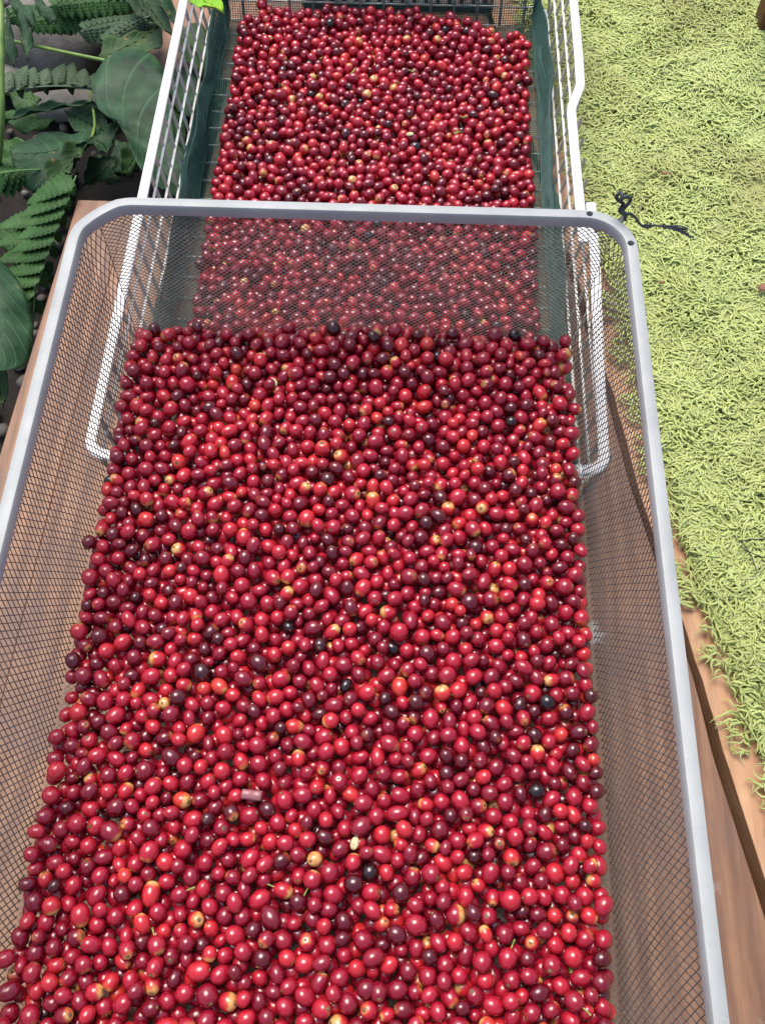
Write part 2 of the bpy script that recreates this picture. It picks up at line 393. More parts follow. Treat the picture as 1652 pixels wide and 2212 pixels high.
hmax = (.010*(1.25-lean)+.0050+.0032*np.sin(X*61+2*np.sin(Y*43))*np.sin(Y*57+1.3))*(1-.35*edge)
cur = R.normal(0, .35, n)
paths = np.empty((n, seg, 3))
for j, q in enumerate(ts):
    hor = Ln*lean*(q**1.25)
    a = ang+cur*q*q*1.9+.35*np.sin(q*7+X*900)*q
    paths[:, j, 0] = X+np.cos(a)*hor; paths[:, j, 1] = Y+np.sin(a)*hor
    paths[:, j, 2] = .0075-.0035*edge+hmax*.9*(1-(1-min(1, q*1.35))**2)*1.0 - np.maximum(0, q-.55)*.012*lean*R.uniform(.2, 1, n) + 0
paths[:, :, 2] = np.maximum(paths[:, :, 2], np.where(edge[:, None] > 0, .004, .0102))
wd = R.uniform(.0007, .00115, n)[:, None]*np.array([.8, 1.0, 1.0, 1.0, .85, .6, .15])[None, :]
V, F = tubes(paths, wd, 4, flat=(1.5, .55))
V -= np.array([.6, .2, 0])
mesh_np('pile', V, F, RUG, rug, smooth=True, attrs={'rnd': np.repeat(np.clip(R.normal(.55, .22, n)+.12*field(X, Y, 9, 3.), 0, 1), seg*4), 'tip': np.tile(np.repeat(ts, 4), n)})

# ---------------------------------------------------------------- expanded-mesh lofts
def rrect(x0, x1, y0, y1, r, nstep, rl=None):
    """closed rounded rectangle sampled evenly; returns (nstep,2) starting at far centre going clockwise"""
    rs = [r, r, r, r] if rl is None else rl     # far-right, near-right, near-left, far-left
    pts = []
    def arc(cx, cy, rr_, a0, a1):
        q = [np.array((cx+rr_*math.cos(a), cy+rr_*math.sin(a))) for a in np.linspace(a0, a1, 15)]
        if a0 == math.pi and rr_ > .03:      # this corner is bent flatter in its middle
            A_, B_ = q[3], q[11]
            for k in range(3, 12): q[k] = q[k]*.55+(A_+(B_-A_)*(k-3)/8)*.45
        pts.extend([tuple(k) for k in q])
    pts.append(((x0+x1)/2, y1))
    arc(x1-rs[0], y1-rs[0], rs[0], math.pi/2, 0); arc(x1-rs[1], y0+rs[1], rs[1], 0, -math.pi/2)
    arc(x0+rs[2], y0+rs[2], rs[2], -math.pi/2, -math.pi); arc(x0+rs[3], y1-rs[3], rs[3], math.pi, math.pi/2)
    pts.append(((x0+x1)/2, y1))
    p = np.array(pts); d = np.concatenate([[0], np.cumsum(np.linalg.norm(np.diff(p, axis=0), axis=1))])
    s = np.linspace(0, d[-1], nstep, endpoint=False)
    return np.stack([np.interp(s, d, p[:, 0]), np.interp(s, d, p[:, 1])], 1), d[-1]

GX, GY0, GY1 = .22, -.68, 0.0       # grey rim outer
ZR = .255; ZF = .0985; RH = .010; RW = .0097
basket = empty('mesh_basket', (0, -.34, ZF))
tag(basket, 'long grey wire mesh basket with pale rim, full of red coffee cherries', 'basket')
OFF = np.array([0, .34, -ZF])
# walls: loft between the rim path and the floor path
top, per = rrect(-GX+RW*.5, GX-RW*.5, GY0+RW*.5, GY1-RW*.5, .037, 920, rl=[.034, .037, .037, .040])
bot, _ = rrect(-.2105, .1995, GY0+.016, GY1-.014, .022, 920)
top0, bot0 = np.vstack([top, top[:1]]), np.vstack([bot, bot[:1]])
def wallpt(s, tt):
    s = np.mod(s, 1.0)*920; i = np.floor(s).astype(int); f = (s-i)[..., None]
    a = top0[i]*(1-f)+top0[i+1]*f; b_ = bot0[i]*(1-f)+bot0[i+1]*f
    w_ = tt[..., None]
    bulge = .0028*np.sin(math.pi*tt)*np.sin(s/920*2*math.pi*5+1)
    xy = a*(1-w_)+b_*w_
    cen = np.array([-.003, -.34]); dirn = xy-cen; dirn /= np.linalg.norm(dirn, axis=-1, keepdims=True)
    xy = xy+dirn*bulge[..., None]
    z = (ZR-RH*.6)*(1-tt)+(ZF+.0006)*tt
    return np.concatenate([xy, z[..., None]], -1)
parts = []
cum = np.linalg.norm(np.diff(top0, axis=0), axis=1).sum()
def corner_s(cx, cy):
    return np.argmin(((top-np.array([cx, cy]))**2).sum(1))/920
cs4 = [corner_s(GX, GY1), corner_s(GX, GY0), corner_s(-GX, GY0), corner_s(-GX, GY1)]
panels = [(cs4[3]-1, cs4[0], .0052, .0043), (cs4[0], cs4[1], .0055, .0140), (cs4[1], cs4[2], .0052, .0043), (cs4[2], cs4[3], .0055, .0140)]
hgt_ = ZR-ZF
for (sa, sb, cw, chh), strong, wk in zip(panels, (1, -1, 1, 1), (.00036, .00045, .0003, .00045)):
    width = (sb-sa)*cum; ncl = int(round(width/cw)); rows = hgt_/chh; dS = (sb-sa)/ncl*rows      # s travelled over the full height
    for sgn, off, rd in ((1, 0.0, 1.), (-1, .0003, .7)):
        rd_ = wk if sgn == strong else wk*.8
        for k in range(-int(rows)-2, ncl+int(rows)+2):
            s0 = sa+(sb-sa)*(k+.0)/ncl
            # s(t) = s0 + sgn*dS*t ; clip to the panel
            t0, t1 = 0.0, 1.0
            ta, tb_ = (sa-s0)/(sgn*dS), (sb-s0)/(sgn*dS)
            if ta > tb_: ta, tb_ = tb_, ta
            t0, t1 = max(t0, ta), min(t1, tb_)
            if t1-t0 < .01: continue
            tq = np.linspace(t0, t1, 24); pp = wallpt(s0+sgn*dS*tq, tq)
            nx = np.where(np.abs(pp[:, 0])/.21 > np.abs(pp[:, 1]+.34)/.33, np.sign(pp[:, 0]), 0.); ny = np.where(nx == 0, np.sign(pp[:, 1]+.34), 0.)
            pp = pp+np.stack([nx, ny, 0*nx], 1)*off
            parts.append(tubes(pp[None], rd_, 4, flat=(1.15, .95)))
    tq = np.linspace(0, 1, 24); parts.append(tubes(wallpt(np.full(24, sa), tq)[None], .0003, 4))
V, F = join(parts)
mesh_np('mesh_wall', V+OFF, F, MESHG, basket, smooth=False)
# floor
parts = []
x0, x1, y0, y1 = -.2095, .1985, GY0+.017, GY1-.015
a_, b2 = .0052, .0043
Lx, Ly = x1-x0, y1-y0
for sgn, off in ((1, 0), (-1, .00035)):
    segs = []
    slope = sgn*b2/a_
    for c0 in np.arange(y0-Lx*b2/a_, y1+Lx*b2/a_, b2):
        # line y = c0 + slope*(x-x0)
        xa, xb = x0, x1
        ya, yb = c0, c0+slope*Lx
        lo, hi = 0., 1.
        dyy = yb-ya
        t0, t1 = (y0-ya)/dyy, (y1-ya)/dyy
        if t0 > t1: t0, t1 = t1, t0
        lo, hi = max(lo, t0), min(hi, t1)
        if hi-lo < .01: continue
        segs.append([(xa+(xb-xa)*lo, ya+dyy*lo, ZF+off), (xa+(xb-xa)*hi, ya+dyy*hi, ZF+off)])
    segs = np.array(segs)
    parts.append(tubes(segs, .00028, 4, flat=(1.2, .8)))
V, F = join(parts)
mesh_np('mesh_floor', V+OFF, F, MESHG, basket)
# rim: rectangular rounded profile swept along the outer path, with three bolt holes near the far right corner
path, per = rrect(-GX+RW/2, GX-RW/2, GY0+RW/2, GY1-RW/2, .037, 400, rl=[.034, .035, .035, .042])
hw, hh_ = RW/2, RH/2
prof = [(-hw, -hh_), (-hw, hh_*.55), (-hw*.8, hh_*.92), (-hw*.5, hh_), (hw*.5, hh_), (hw*.85, hh_*.9), (hw, hh_*.5), (hw, -hh_)]
tn = np.roll(path, -1, 0)-np.roll(path, 1, 0); tn /= np.linalg.norm(tn, axis=1, keepdims=True)
nr = np.stack([tn[:, 1]*-1, tn[:, 0]], 1)          # inward or outward: sign fixed below
cen = np.array([0, -.34]); sg = np.sign(((path-cen)*nr).sum(1)); nr *= sg[:, None]
V = np.array([[(path[i, 0]+nr[i, 0]*p, path[i, 1]+nr[i, 1]*p, ZR-hh_+q) for p, q in prof] for i in range(400)]).reshape(-1, 3)
m8 = len(prof); F = []
for i in range(400):
    for j in range(m8): F.append((i*m8+j, i*m8+(j+1) % m8, ((i+1) % 400)*m8+(j+1) % m8, ((i+1) % 400)*m8+j))
rim = mesh_np('rim', V+OFF, F, GREY, basket, smooth=False)
fix(rim)
me = rim.data
me.polygons.foreach_set('use_smooth', [True]*len(me.polygons))
try: me.set_sharp_from_angle(angle=rad(35))
except Exception: pass
# cut the bolt holes
import bmesh
HOLES = [np.array([.1845, -RW*.52, ZR]), P(1350, 469, ZR), np.array([.2142, -.0345, ZR])]
cm = MB()
for h in HOLES:
    k = 18; vv = [(h[0]+.0027*math.cos(a), h[1]+.0027*math.sin(a), zz) for zz in (ZR-.03, ZR+.01) for a in np.arange(k)*2*math.pi/k]
    cm.add(np.array(vv)+OFF, [tuple(range(k-1, -1, -1)), tuple(range(k, 2*k))]+[(i, (i+1) % k, k+(i+1) % k, k+i) for i in range(k)])
cut = cm.build('hole_cutter', None)
cut.location = basket.location
md = rim.modifiers.new('holes', 'BOOLEAN'); md.object = cut; md.operation = 'DIFFERENCE'; md.solver = 'EXACT'
bpy.context.view_layer.update()
dg = bpy.context.evaluated_depsgraph_get()
nm = bpy.data.meshes.new_from_object(rim.evaluated_get(dg)); rim.modifiers.clear(); rim.data = nm
bpy.data.objects.remove(cut)

# wooden block carrying the basket's near end (out of frame)
g = MB(); g.box((-.005, -.60, .0487), (.32, .06, .0965)); g.build('support_block', DECKR, bevel=.002)
tag(bpy.data.objects['support_block'], 'short wooden block propping the near end of the grey mesh basket', 'block')

# ---------------------------------------------------------------- white basket
WX0, WX1, WY0, WY1, ZW = -.236, .232, -.148, .603, .0945
SWD = .0100                                           # strip width
wb = empty('wire_basket', (0, .22, 0))
tag(wb, 'white enamelled wire basket on the deck, lined with green net', 'basket')
WO = np.array([0, -.22, 0])
def strip(ptsc, name, z0, z1, w_=SWD, close=False):
    p = np.array(ptsc, float); n_ = len(p)
    t_ = np.zeros_like(p); t_[1:-1] = p[2:]-p[:-2]; t_[0] = p[1]-p[0]; t_[-1] = p[-1]-p[-2]
    t_ /= np.linalg.norm(t_, axis=1, keepdims=True); nn = np.stack([-t_[:, 1], t_[:, 0]], 1)
    V = []
    e = .0012
    for i in range(n_):
        a = p[i]-nn[i]*w_/2; c = p[i]+nn[i]*w_/2; a2 = p[i]-nn[i]*(w_/2-e); c2 = p[i]+nn[i]*(w_/2-e)
        V += [(a[0], a[1], z0), (a[0], a[1], z1-e), (a2[0], a2[1], z1), (c2[0], c2[1], z1), (c[0], c[1], z1-e), (c[0], c[1], z0)]
    F = []
    for i in range(n_-1):
        for j in range(6): F.append((i*6+j, i*6+(j+1) % 6, (i+1)*6+(j+1) % 6, (i+1)*6+j))
    m_ = MB(); m_.add(np.array(V)+WO, F+[tuple(range(6)), tuple(range((n_-1)*6+5, (n_-1)*6-1, -1))])
    return fix(m_.build(name, WHITE, wb))
h2 = SWD/2
def arcp(cx, cy, r, a0, a1, n_=8): return [(cx+r*math.cos(a), cy+r*math.sin(a)) for a in np.linspace(a0, a1, n_)]
rr_ = .016
xl, xr_, yn, yf = WX0+h2, WX1-h2, WY0+h2, WY1-h2
K_ = .011
# one run: from the notch on the right side, near end, left side, far end, back to the notch
run = [(xr_+.0028, .173), (xr_+.002, .10), (xr_-.004, -.05)] + arcp(xr_-.006-rr_, yn+rr_, rr_, 0, -math.pi/2) + arcp(xl+rr_, yn+rr_, rr_, -math.pi/2, -math.pi) \
    + arcp(xl+rr_, yf-rr_, rr_, math.pi, math.pi/2) + arcp(xr_+.004-rr_, yf-rr_, rr_, math.pi/2, 0) + [(xr_+.004, .40), (xr_+.003, .353), (xr_+.001, .346), (xr_-.0085, .317), (xr_-.0095, .308), (xr_-.0095, .25), (xr_-.0085, .155), (xr_-.008, .12)]
strip(run, 'rim_strip', ZW-.0035, ZW)
# bars of the walls: flat rails along, thin uprights between
TAP = .019
def ring(z):
    q = (ZW-z)/ZW; d = TAP*q+h2
    return WX0+d, WX1-d, WY0+d, WY1-d
parts = []
zr = [.0725, .0495, .0265]
for i, z in enumerate(zr):
    a, b_, c_, d_ = ring(z)
    lp, _ = rrect(a, b_, c_, d_, .014, 200)
    pl = np.concatenate([lp, np.full((200, 1), z)], 1)[None]
    parts.append(tubes(pl, .0014, 4, flat=(1.3, .6), closed=True))
V, F = join(parts); mesh_np('rail', V+WO, F, WIRE, wb)
up_ = []
for side in (-1, 1):
    for y in np.arange(WY0+.02, WY1-.01, .0305):
        pl = []
        for j, z in enumerate([ZW-.003, .0725, .0495, .0265, .004]):
            a, b_, c_, d_ = ring(z); x = a-.0012 if side < 0 else b_+.0012
            pl.append((x, min(max(y-(.0062 if side < 0 else .0035)*j, c_), d_), z))
        up_.append(pl)
for yy_ in (0, 1):
    for x in np.arange(WX0+.025, WX1-.01, .0305):
        pl = []
        for z in [ZW-.003, .0725, .0495, .0265, .004]:
            a, b_, c_, d_ = ring(z); pl.append((x, (c_-.0012) if yy_ == 0 else (d_+.0012), z))
        up_.append(pl)
V, F = tubes(np.array(up_), .0019, 4, flat=(1.1, 1.0), updir=(0, 1, 0.3)); mesh_np('upright', V+WO, F, BARG, wb)
a, b_, c_, d_ = ring(.004)
fw_ = [[(x, c_, .0045), (x, d_, .0045)] for x in np.arange(a, b_+.001, (b_-a)/12)]
fw2 = [[(a, y, .0028), (b_, y, .0028)] for y in np.arange(c_, d_+.001, (d_-c_)/24)]
V, F = join([tubes(np.array(fw_), .0011, 6), tubes(np.array(fw2), .0011, 6)]); mesh_np('floor_wire', V+WO, F, WIRE, wb)

# ---------------------------------------------------------------- green net liner
NX0, NX1 = -.166, .176
cell = .0030
prof_c = [(-.166, .0072)]
leftp = [(-.180, .0075), (-.194, .009), (-.203, .015), (-.2085, .028), (-.2105, .044), (-.2080, .051), (-.2050, .042), (-.2025, .027), (-.1985, .018), (-.1960, .0145), (-.1995, .021), (-.2035, .032), (-.2062, .044), (-.2040, .035), (-.2005, .024)]
rightp = [(.186, .0078), (.195, .010), (.201, .020), (.2045, .034), (.2065, .048), (.2040, .052), (.2010, .040), (.1975, .026), (.1950, .019), (.1975, .026), (.2005, .037), (.2025, .047), (.1995, .036)]
profn = leftp[::-1]+[(-.166, .0072)]+[(x, .0066) for x in np.arange(-.15, .165, .03)]+[(.176, .0072)]+rightp
profn = np.array(profn); dd = np.concatenate([[0], np.cumsum(np.linalg.norm(np.diff(profn, axis=0), axis=1))])
def profat(s): return np.stack([np.interp(s, dd, profn[:, 0]), np.interp(s, dd, profn[:, 1])], -1)
def netpt(s, y):
    q = profat(s); x, z = q[..., 0], q[..., 1]
    edge_ = np.clip((np.abs(x-.003)-.185)/.02, 0, 1)
    x = x+edge_*(.0025*np.sin(y*23+s*40)+.0015*np.sin(y*61+1))
    z = z*(1+edge_*.16*np.sin(y*17+2+s*30))+(1-edge_)*.0011*(1+np.sin(y*55+x*31)*np.sin(x*47+y*13))
    # the far end climbs the far wall
    f = np.clip((y-.572)/.04, 0, 1)
    y2 = np.where(y > .572, .572+(y-.572)*.22, y); z = z+np.where(y > .572, (y-.572)*.95, 0)
    return np.stack([x, y2, z], -1)
sv = np.arange(0, dd[-1], cell); yv = np.arange(-.12, .65, cell)
edge_s = (sv < dd[len(leftp)]) | (sv > dd[-len(rightp)])
sv_all = sv
yy2 = np.linspace(-.12, .65, 190)
A1 = netpt(np.broadcast_to(sv_all[:, None], (len(sv_all), len(yy2))), np.broadcast_to(yy2[None, :], (len(sv_all), len(yy2))))
ss2 = np.sort(np.concatenate([np.linspace(0, dd[-1], 110), dd])); ss2 = ss2[np.concatenate([[True], np.diff(ss2) > 1e-5])]
A2 = netpt(np.broadcast_to(ss2[None, :], (len(yv), len(ss2))), np.broadcast_to(yv[:, None], (len(yv), len(ss2))))
A2[..., 2] += .0003
V, F = join([tubes(A1, .00046, 3), tubes(A2, .00046, 3)])
o = mesh_np('net_liner', V-np.array([0, .22, 0]), F, NET, obj_loc=(0, .22, 0))
tag(o, 'dark green plastic net with bunched edges lining the white wire basket', 'net')

# ---------------------------------------------------------------- coffee cherries
def relax2d(x, y, r, bx, it=45, push=.5):
    n = len(x); p = np.stack([x, y], 1)
    for k in range(it):
        cs = .0165; gi = np.floor(p/cs).astype(int); key = {}
        for i, (a, c) in enumerate(map(tuple, gi)): key.setdefault((a, c), []).append(i)
        I, J = [], []
        for (a, c), l in key.items():
            nb = []
            for da, dc in ((0, 0), (1, 0), (0, 1), (1, 1), (1, -1)):
                m_ = key.get((a+da, c+dc))
                if m_ is None: continue
                if (da, dc) == (0, 0):
                    for u in range(len(l)):
                        for v_ in range(u+1, len(l)): I.append(l[u]); J.append(l[v_])
                else:
                    for u in l:
                        for v_ in m_: I.append(u); J.append(v_)
        I = np.array(I); J = np.array(J)
        d = p[I]-p[J]; L_ = np.linalg.norm(d, axis=1)+1e-9; ov = (r[I]+r[J])*1.0-L_; m_ = ov > 0
        sh = (d[m_]/L_[m_, None])*ov[m_, None]*push*.5
        np.add.at(p, I[m_], sh); np.add.at(p, J[m_], -sh)
        p[:, 0] = np.clip(p[:, 0], bx[0]+r, bx[1]-r); p[:, 1] = np.clip(p[:, 1], bx[2]+r, bx[3]-r)
    return p

def pile(bx, z0, n2, rs, mask=None, fill=.97, clumps=None, top_=None):
    area = (bx[1]-bx[0])*(bx[3]-bx[2])
    n1 = int(area*fill/(math.pi*.00575**2)*.93)
    x = rs.uniform(bx[0], bx[1], n1); y = rs.uniform(bx[2], bx[3], n1)
    r = np.clip(rs.normal(.0058, .00045, n1), .0045, .0073)
    p = relax2d(x, y, r, bx)
    if mask is not None:
        k = mask(p[:, 0], p[:, 1]); p = p[k]; r = r[k]
    P3 = np.concatenate([p, (z0+r)[:, None]], 1).tolist(); RR = list(r)
    cs = .016; grid = {}
    for i, q in enumerate(P3): grid.setdefault((int(q[0]//cs), int(q[1]//cs)), []).append(i)
    made = 0; tries = 0
    while made < n2 and tries < n2*4:
        tries += 1
        cx, cy = rs.uniform(bx[0], bx[1]), rs.uniform(bx[2], bx[3])
        if clumps is not None and rs.rand() > clumps(cx, cy): continue
        rr0 = float(np.clip(rs.normal(.0060, .00055), .0044, .0076))
        if mask is not None and not mask(np.array([cx]), np.array([cy]))[0]: continue
        gx, gy = int(cx//cs), int(cy//cs)
        ids = [i for a in (-1, 0, 1) for c in (-1, 0, 1) for i in grid.get((gx+a, gy+c), [])]
        if not ids: continue
        Q = np.array([P3[i] for i in ids]); qr = np.array([RR[i] for i in ids])
        cur_ = np.array([cx, cy]); step = .004
        def hgt(c):
            d2 = ((Q[None, :, :2]-c[:, None, :])**2).sum(2); s_ = (qr+rr0)**2
            return np.maximum(np.where(d2 < s_[None], Q[None, :, 2]+np.sqrt(np.maximum(s_[None]-d2, 0)), -1).max(1), z0+rr0)
        hc = hgt(cur_[None])[0]
        for _ in range(14):
            a = rs.uniform(0, 2*math.pi)+np.arange(8)*math.pi/4
            cand = cur_+step*np.stack([np.cos(a), np.sin(a)], 1)
            cand[:, 0] = np.clip(cand[:, 0], bx[0]+rr0, bx[1]-rr0); cand[:, 1] = np.clip(cand[:, 1], bx[2]+rr0, bx[3]-rr0)
            h = hgt(cand); j = h.argmin()
            if h[j] < hc: hc = h[j]; cur_ = cand[j]
            else: step *= .6
        if hc > z0+(top_(cur_[0], cur_[1]) if top_ else .0215): continue
        if np.hypot(cur_[0]-cx, cur_[1]-cy) > .0125: continue
        P3.append([cur_[0], cur_[1], hc]); RR.append(rr0)
        grid.setdefault((int(cur_[0]//cs), int(cur_[1]//cs)), []).append(len(P3)-1); made += 1
    return np.array(P3), np.array(RR)

rs = np.random.RandomState(5)
def gmask(x, y):
    lx = -.207+.006*np.sin(y*31+1)+.005*np.sin(y*83)+np.where(y > -.03, .0, 0)
    rx = .194+.004*np.sin(y*27)+.004*np.sin(y*71+2)
    return (x > lx+.004) & (x < rx-.002) & (y < -.021+.003*np.sin(x*60))
def gclump(x, y): return .75+.25*math.sin(x*22+1)*math.sin(y*19)+(.3 if y > -.1 else 0)
G_P, G_R = pile((-.207, .195, -.665, -.017), ZF+.0009, 2150, rs, gmask, clumps=gclump, top_=lambda x, y: .0212+.014*max(0, 1-abs(y+.045)/.05)*(.25+.75*math.exp(-((x-.02)/.10)**2)))
def wmask(x, y):
    lx = -.180+.004*np.sin(y*37)+.005*np.sin(y*90+1)+np.where(y > .44, (y-.44)*.10, 0)
    rx = .184+.004*np.sin(y*29+1)+.005*np.sin(y*77)-np.where(y < .18, (.18-y)*.06, 0)
    return (x > lx) & (x < rx) & (y < .572-np.where(x > .04, (x-.04)*.30, 0)+.004*np.sin(x*70)) & ~((rs.rand(len(x)) < .05) & (np.abs(x) > .165))
W_P, W_R = pile((-.182, .186, -.08, .576), .0088, 1650, rs, wmask, clumps=gclump)
AP = np.concatenate([G_P, W_P]); AR = np.concatenate([G_R, W_R]); isg = np.arange(len(AP)) < len(G_P)
NC = len(AP)
# looks
tone_ = np.where(R.rand(NC) < .62, R.beta(5.0, 2.7, NC), R.uniform(.16, .95, NC))
tone_ = np.clip(tone_, .09, .97)
u_ = R.rand(NC); tone_ = np.where(u_ < .006, R.uniform(0, .03, NC), np.where(u_ < .022, R.uniform(.05, .12, NC), tone_))
patv = np.where(R.rand(NC) < .42, R.uniform(.12, .52, NC), np.where(R.rand(NC) < .45, R.uniform(.02, .18, NC), -.6))
patv = np.where(tone_ < .12, -.6, patv); patv = np.where(tone_ > .8, np.maximum(patv, R.uniform(-.2, .9, NC)), patv)
ser = R.rand(NC) < .005; patv = np.where(ser & (tone_ > .3), R.uniform(.9, 1.5, NC), patv)
elong = np.clip(R.normal(1.14, .10, NC), .98, 1.42)
axd = R.normal(0, 1, (NC, 3)); axd[:, 2] = axd[:, 2]*.75; axd /= np.linalg.norm(axd, axis=1, keepdims=True)
flip = (R.rand(NC) < .5)

def unit(nr_, ns):
    th = np.linspace(0, math.pi, nr_+1)[1:-1]; ph = np.arange(ns)*2*math.pi/ns
    V = [(0, 0, 1.)]+[(math.sin(a)*math.cos(p), math.sin(a)*math.sin(p), math.cos(a)) for a in th for p in ph]+[(0, 0, -1.)]
    F3 = []
    m_ = len(th)
    for j in range(ns):
        F3.append((0, 1+j, 1+(j+1) % ns)); b0 = 1+(m_-1)*ns; F3.append((b0+j, len(V)-1, b0+(j+1) % ns))
    for i in range(m_-1):
        for j in range(ns):
            a, b_ = 1+i*ns+j, 1+i*ns+(j+1) % ns; F3.append((a, a+ns, b_+ns)); F3.append((a, b_+ns, b_))
    return np.array(V), np.array(F3)
def fruit(UV, r, e, d, sd):
    """shape one cherry: z of the unit ball is the fruit's axis"""
    v = UV.copy(); z = UV[:, 2]
    rs_ = np.random.RandomState(int(sd))
    fl_ = 1-.06*rs_.rand(); sk = rs_.uniform(-.06, .06)
    rad_ = 1+sk*z+.022*np.sin(2*np.arctan2(v[:, 1], v[:, 0])+rs_.rand()*6)*(1-z*z)
    v[:, 0] *= rad_; v[:, 1] *= rad_*fl_
    v[:, 2] = np.sign(z)*np.abs(z)**1.0*e
    v[:, 2] -= np.where(z > .93, (z-.93)*1.5, 0)            # dimple at the calyx end
    v *= r/ (e**.30)
    d = np.asarray(d); h = np.array([1., 0, 0]) if abs(d[0]) < .8 else np.array([0, 1., 0])
    s1 = np.cross(d, h); s1 /= np.linalg.norm(s1); s2 = np.cross(d, s1)
    return v @ np.stack([s1, s2, d])

# which ones show largest in the picture: paint discs far to near and count pixels
sc_ = 764/1652
D = AP-CAM; zc = D@FW; pxs = (826+FPX*(D@RT)/zc)*sc_; pys = (1106-FPX*(D@UP)/zc)*sc_; pr = AR*FPX/zc*sc_
buf = -np.ones((1024, 764), int)
for i in np.argsort(-zc):
    if pxs[i] < -8 or pxs[i] > 772 or pys[i] < -8 or pys[i] > 1032: continue
    x0_, x1_ = max(0, int(pxs[i]-pr[i])), min(764, int(pxs[i]+pr[i])+1); y0_, y1_ = max(0, int(pys[i]-pr[i])), min(1024, int(pys[i]+pr[i])+1)
    if x1_ <= x0_ or y1_ <= y0_: continue
    gy_, gx_ = np.mgrid[y0_:y1_, x0_:x1_]; m_ = (gx_+.5-pxs[i])**2+(gy_+.5-pys[i])**2 < pr[i]**2
    buf[y0_:y1_, x0_:x1_][m_] = i
cnt = np.bincount(buf[buf >= 0], minlength=NC)
big = np.argsort(-cnt*isg)[:300]
isbig = np.zeros(NC, bool); isbig[big] = True
print('cherries', len(G_P), len(W_P), 'visible', (cnt > 3).sum(), 'smallest individual px', cnt[big[-1]], 'median', np.median(cnt[big]))

U1, F1 = unit(9, 14)
rest = np.where(~isbig & ((cnt > 0) | (R.rand(NC) < .9)))[0]
Vs, At = [], {'tone': [], 'ax': [], 'pat': [], 'seed': []}
for i in rest:
    v = fruit(U1, AR[i], elong[i], axd[i] if not flip[i] else -axd[i], i)+AP[i]
    Vs.append(v)
nv = len(U1)
Fs = (F1[None]+(np.arange(len(rest))*nv)[:, None, None]).reshape(-1, 3)
At = {'tone': np.repeat(tone_[rest], nv), 'ax': np.tile(U1[:, 2], len(rest)), 'pat': np.repeat(patv[rest], nv), 'seed': np.repeat(R.rand(len(rest)), nv)}
o = mesh_np('coffee_cherries', np.concatenate(Vs), Fs, CH, smooth=True, attrs=At)
tag(o, 'mass of small red and maroon coffee cherries filling the rest of both baskets', 'coffee cherries', kind='stuff')

U2, F2 = unit(14, 22)
def words(i):
    tn_, e_, r_ = tone_[i], elong[i], AR[i]
    c = 'near-black' if tn_ < .05 else 'blackish-maroon' if tn_ < .14 else 'dark-maroon' if tn_ < .32 else 'deep-crimson' if tn_ < .5 else 'crimson' if tn_ < .66 else 'bright-red' if tn_ < .84 else 'orange-red'
    s_ = 'small' if r_ < .0051 else 'large' if r_ > .0060 else ''
    h = 'round' if e_ < 1.07 else 'oblong' if e_ > 1.24 else 'oval'
    p_ = ' mostly-yellow' if patv[i] > .75 else ' yellow-ended' if patv[i] > .35 else ' yellow-tipped' if patv[i] > .1 else ''
    return (s_+' '+c+' '+h).strip(), p_
def place(i):
    x = AP[i, 0]
    a = 'at left mesh wall' if x < -.19 else 'near left wall' if x < -.155 else 'well left of middle' if x < -.10 else 'just left of middle' if x < -.04 else 'in the middle' if x < .02 else 'just right of middle' if x < .08 else 'well right of middle' if x < .13 else 'near right wall' if x < .175 else 'at right mesh wall'
    y = pys[i]
    b_ = 'bottom row' if y > 985 else 'low rows' if y > 930 else 'middle rows' if y > 870 else 'high rows'
    return a, b_
seen = {}
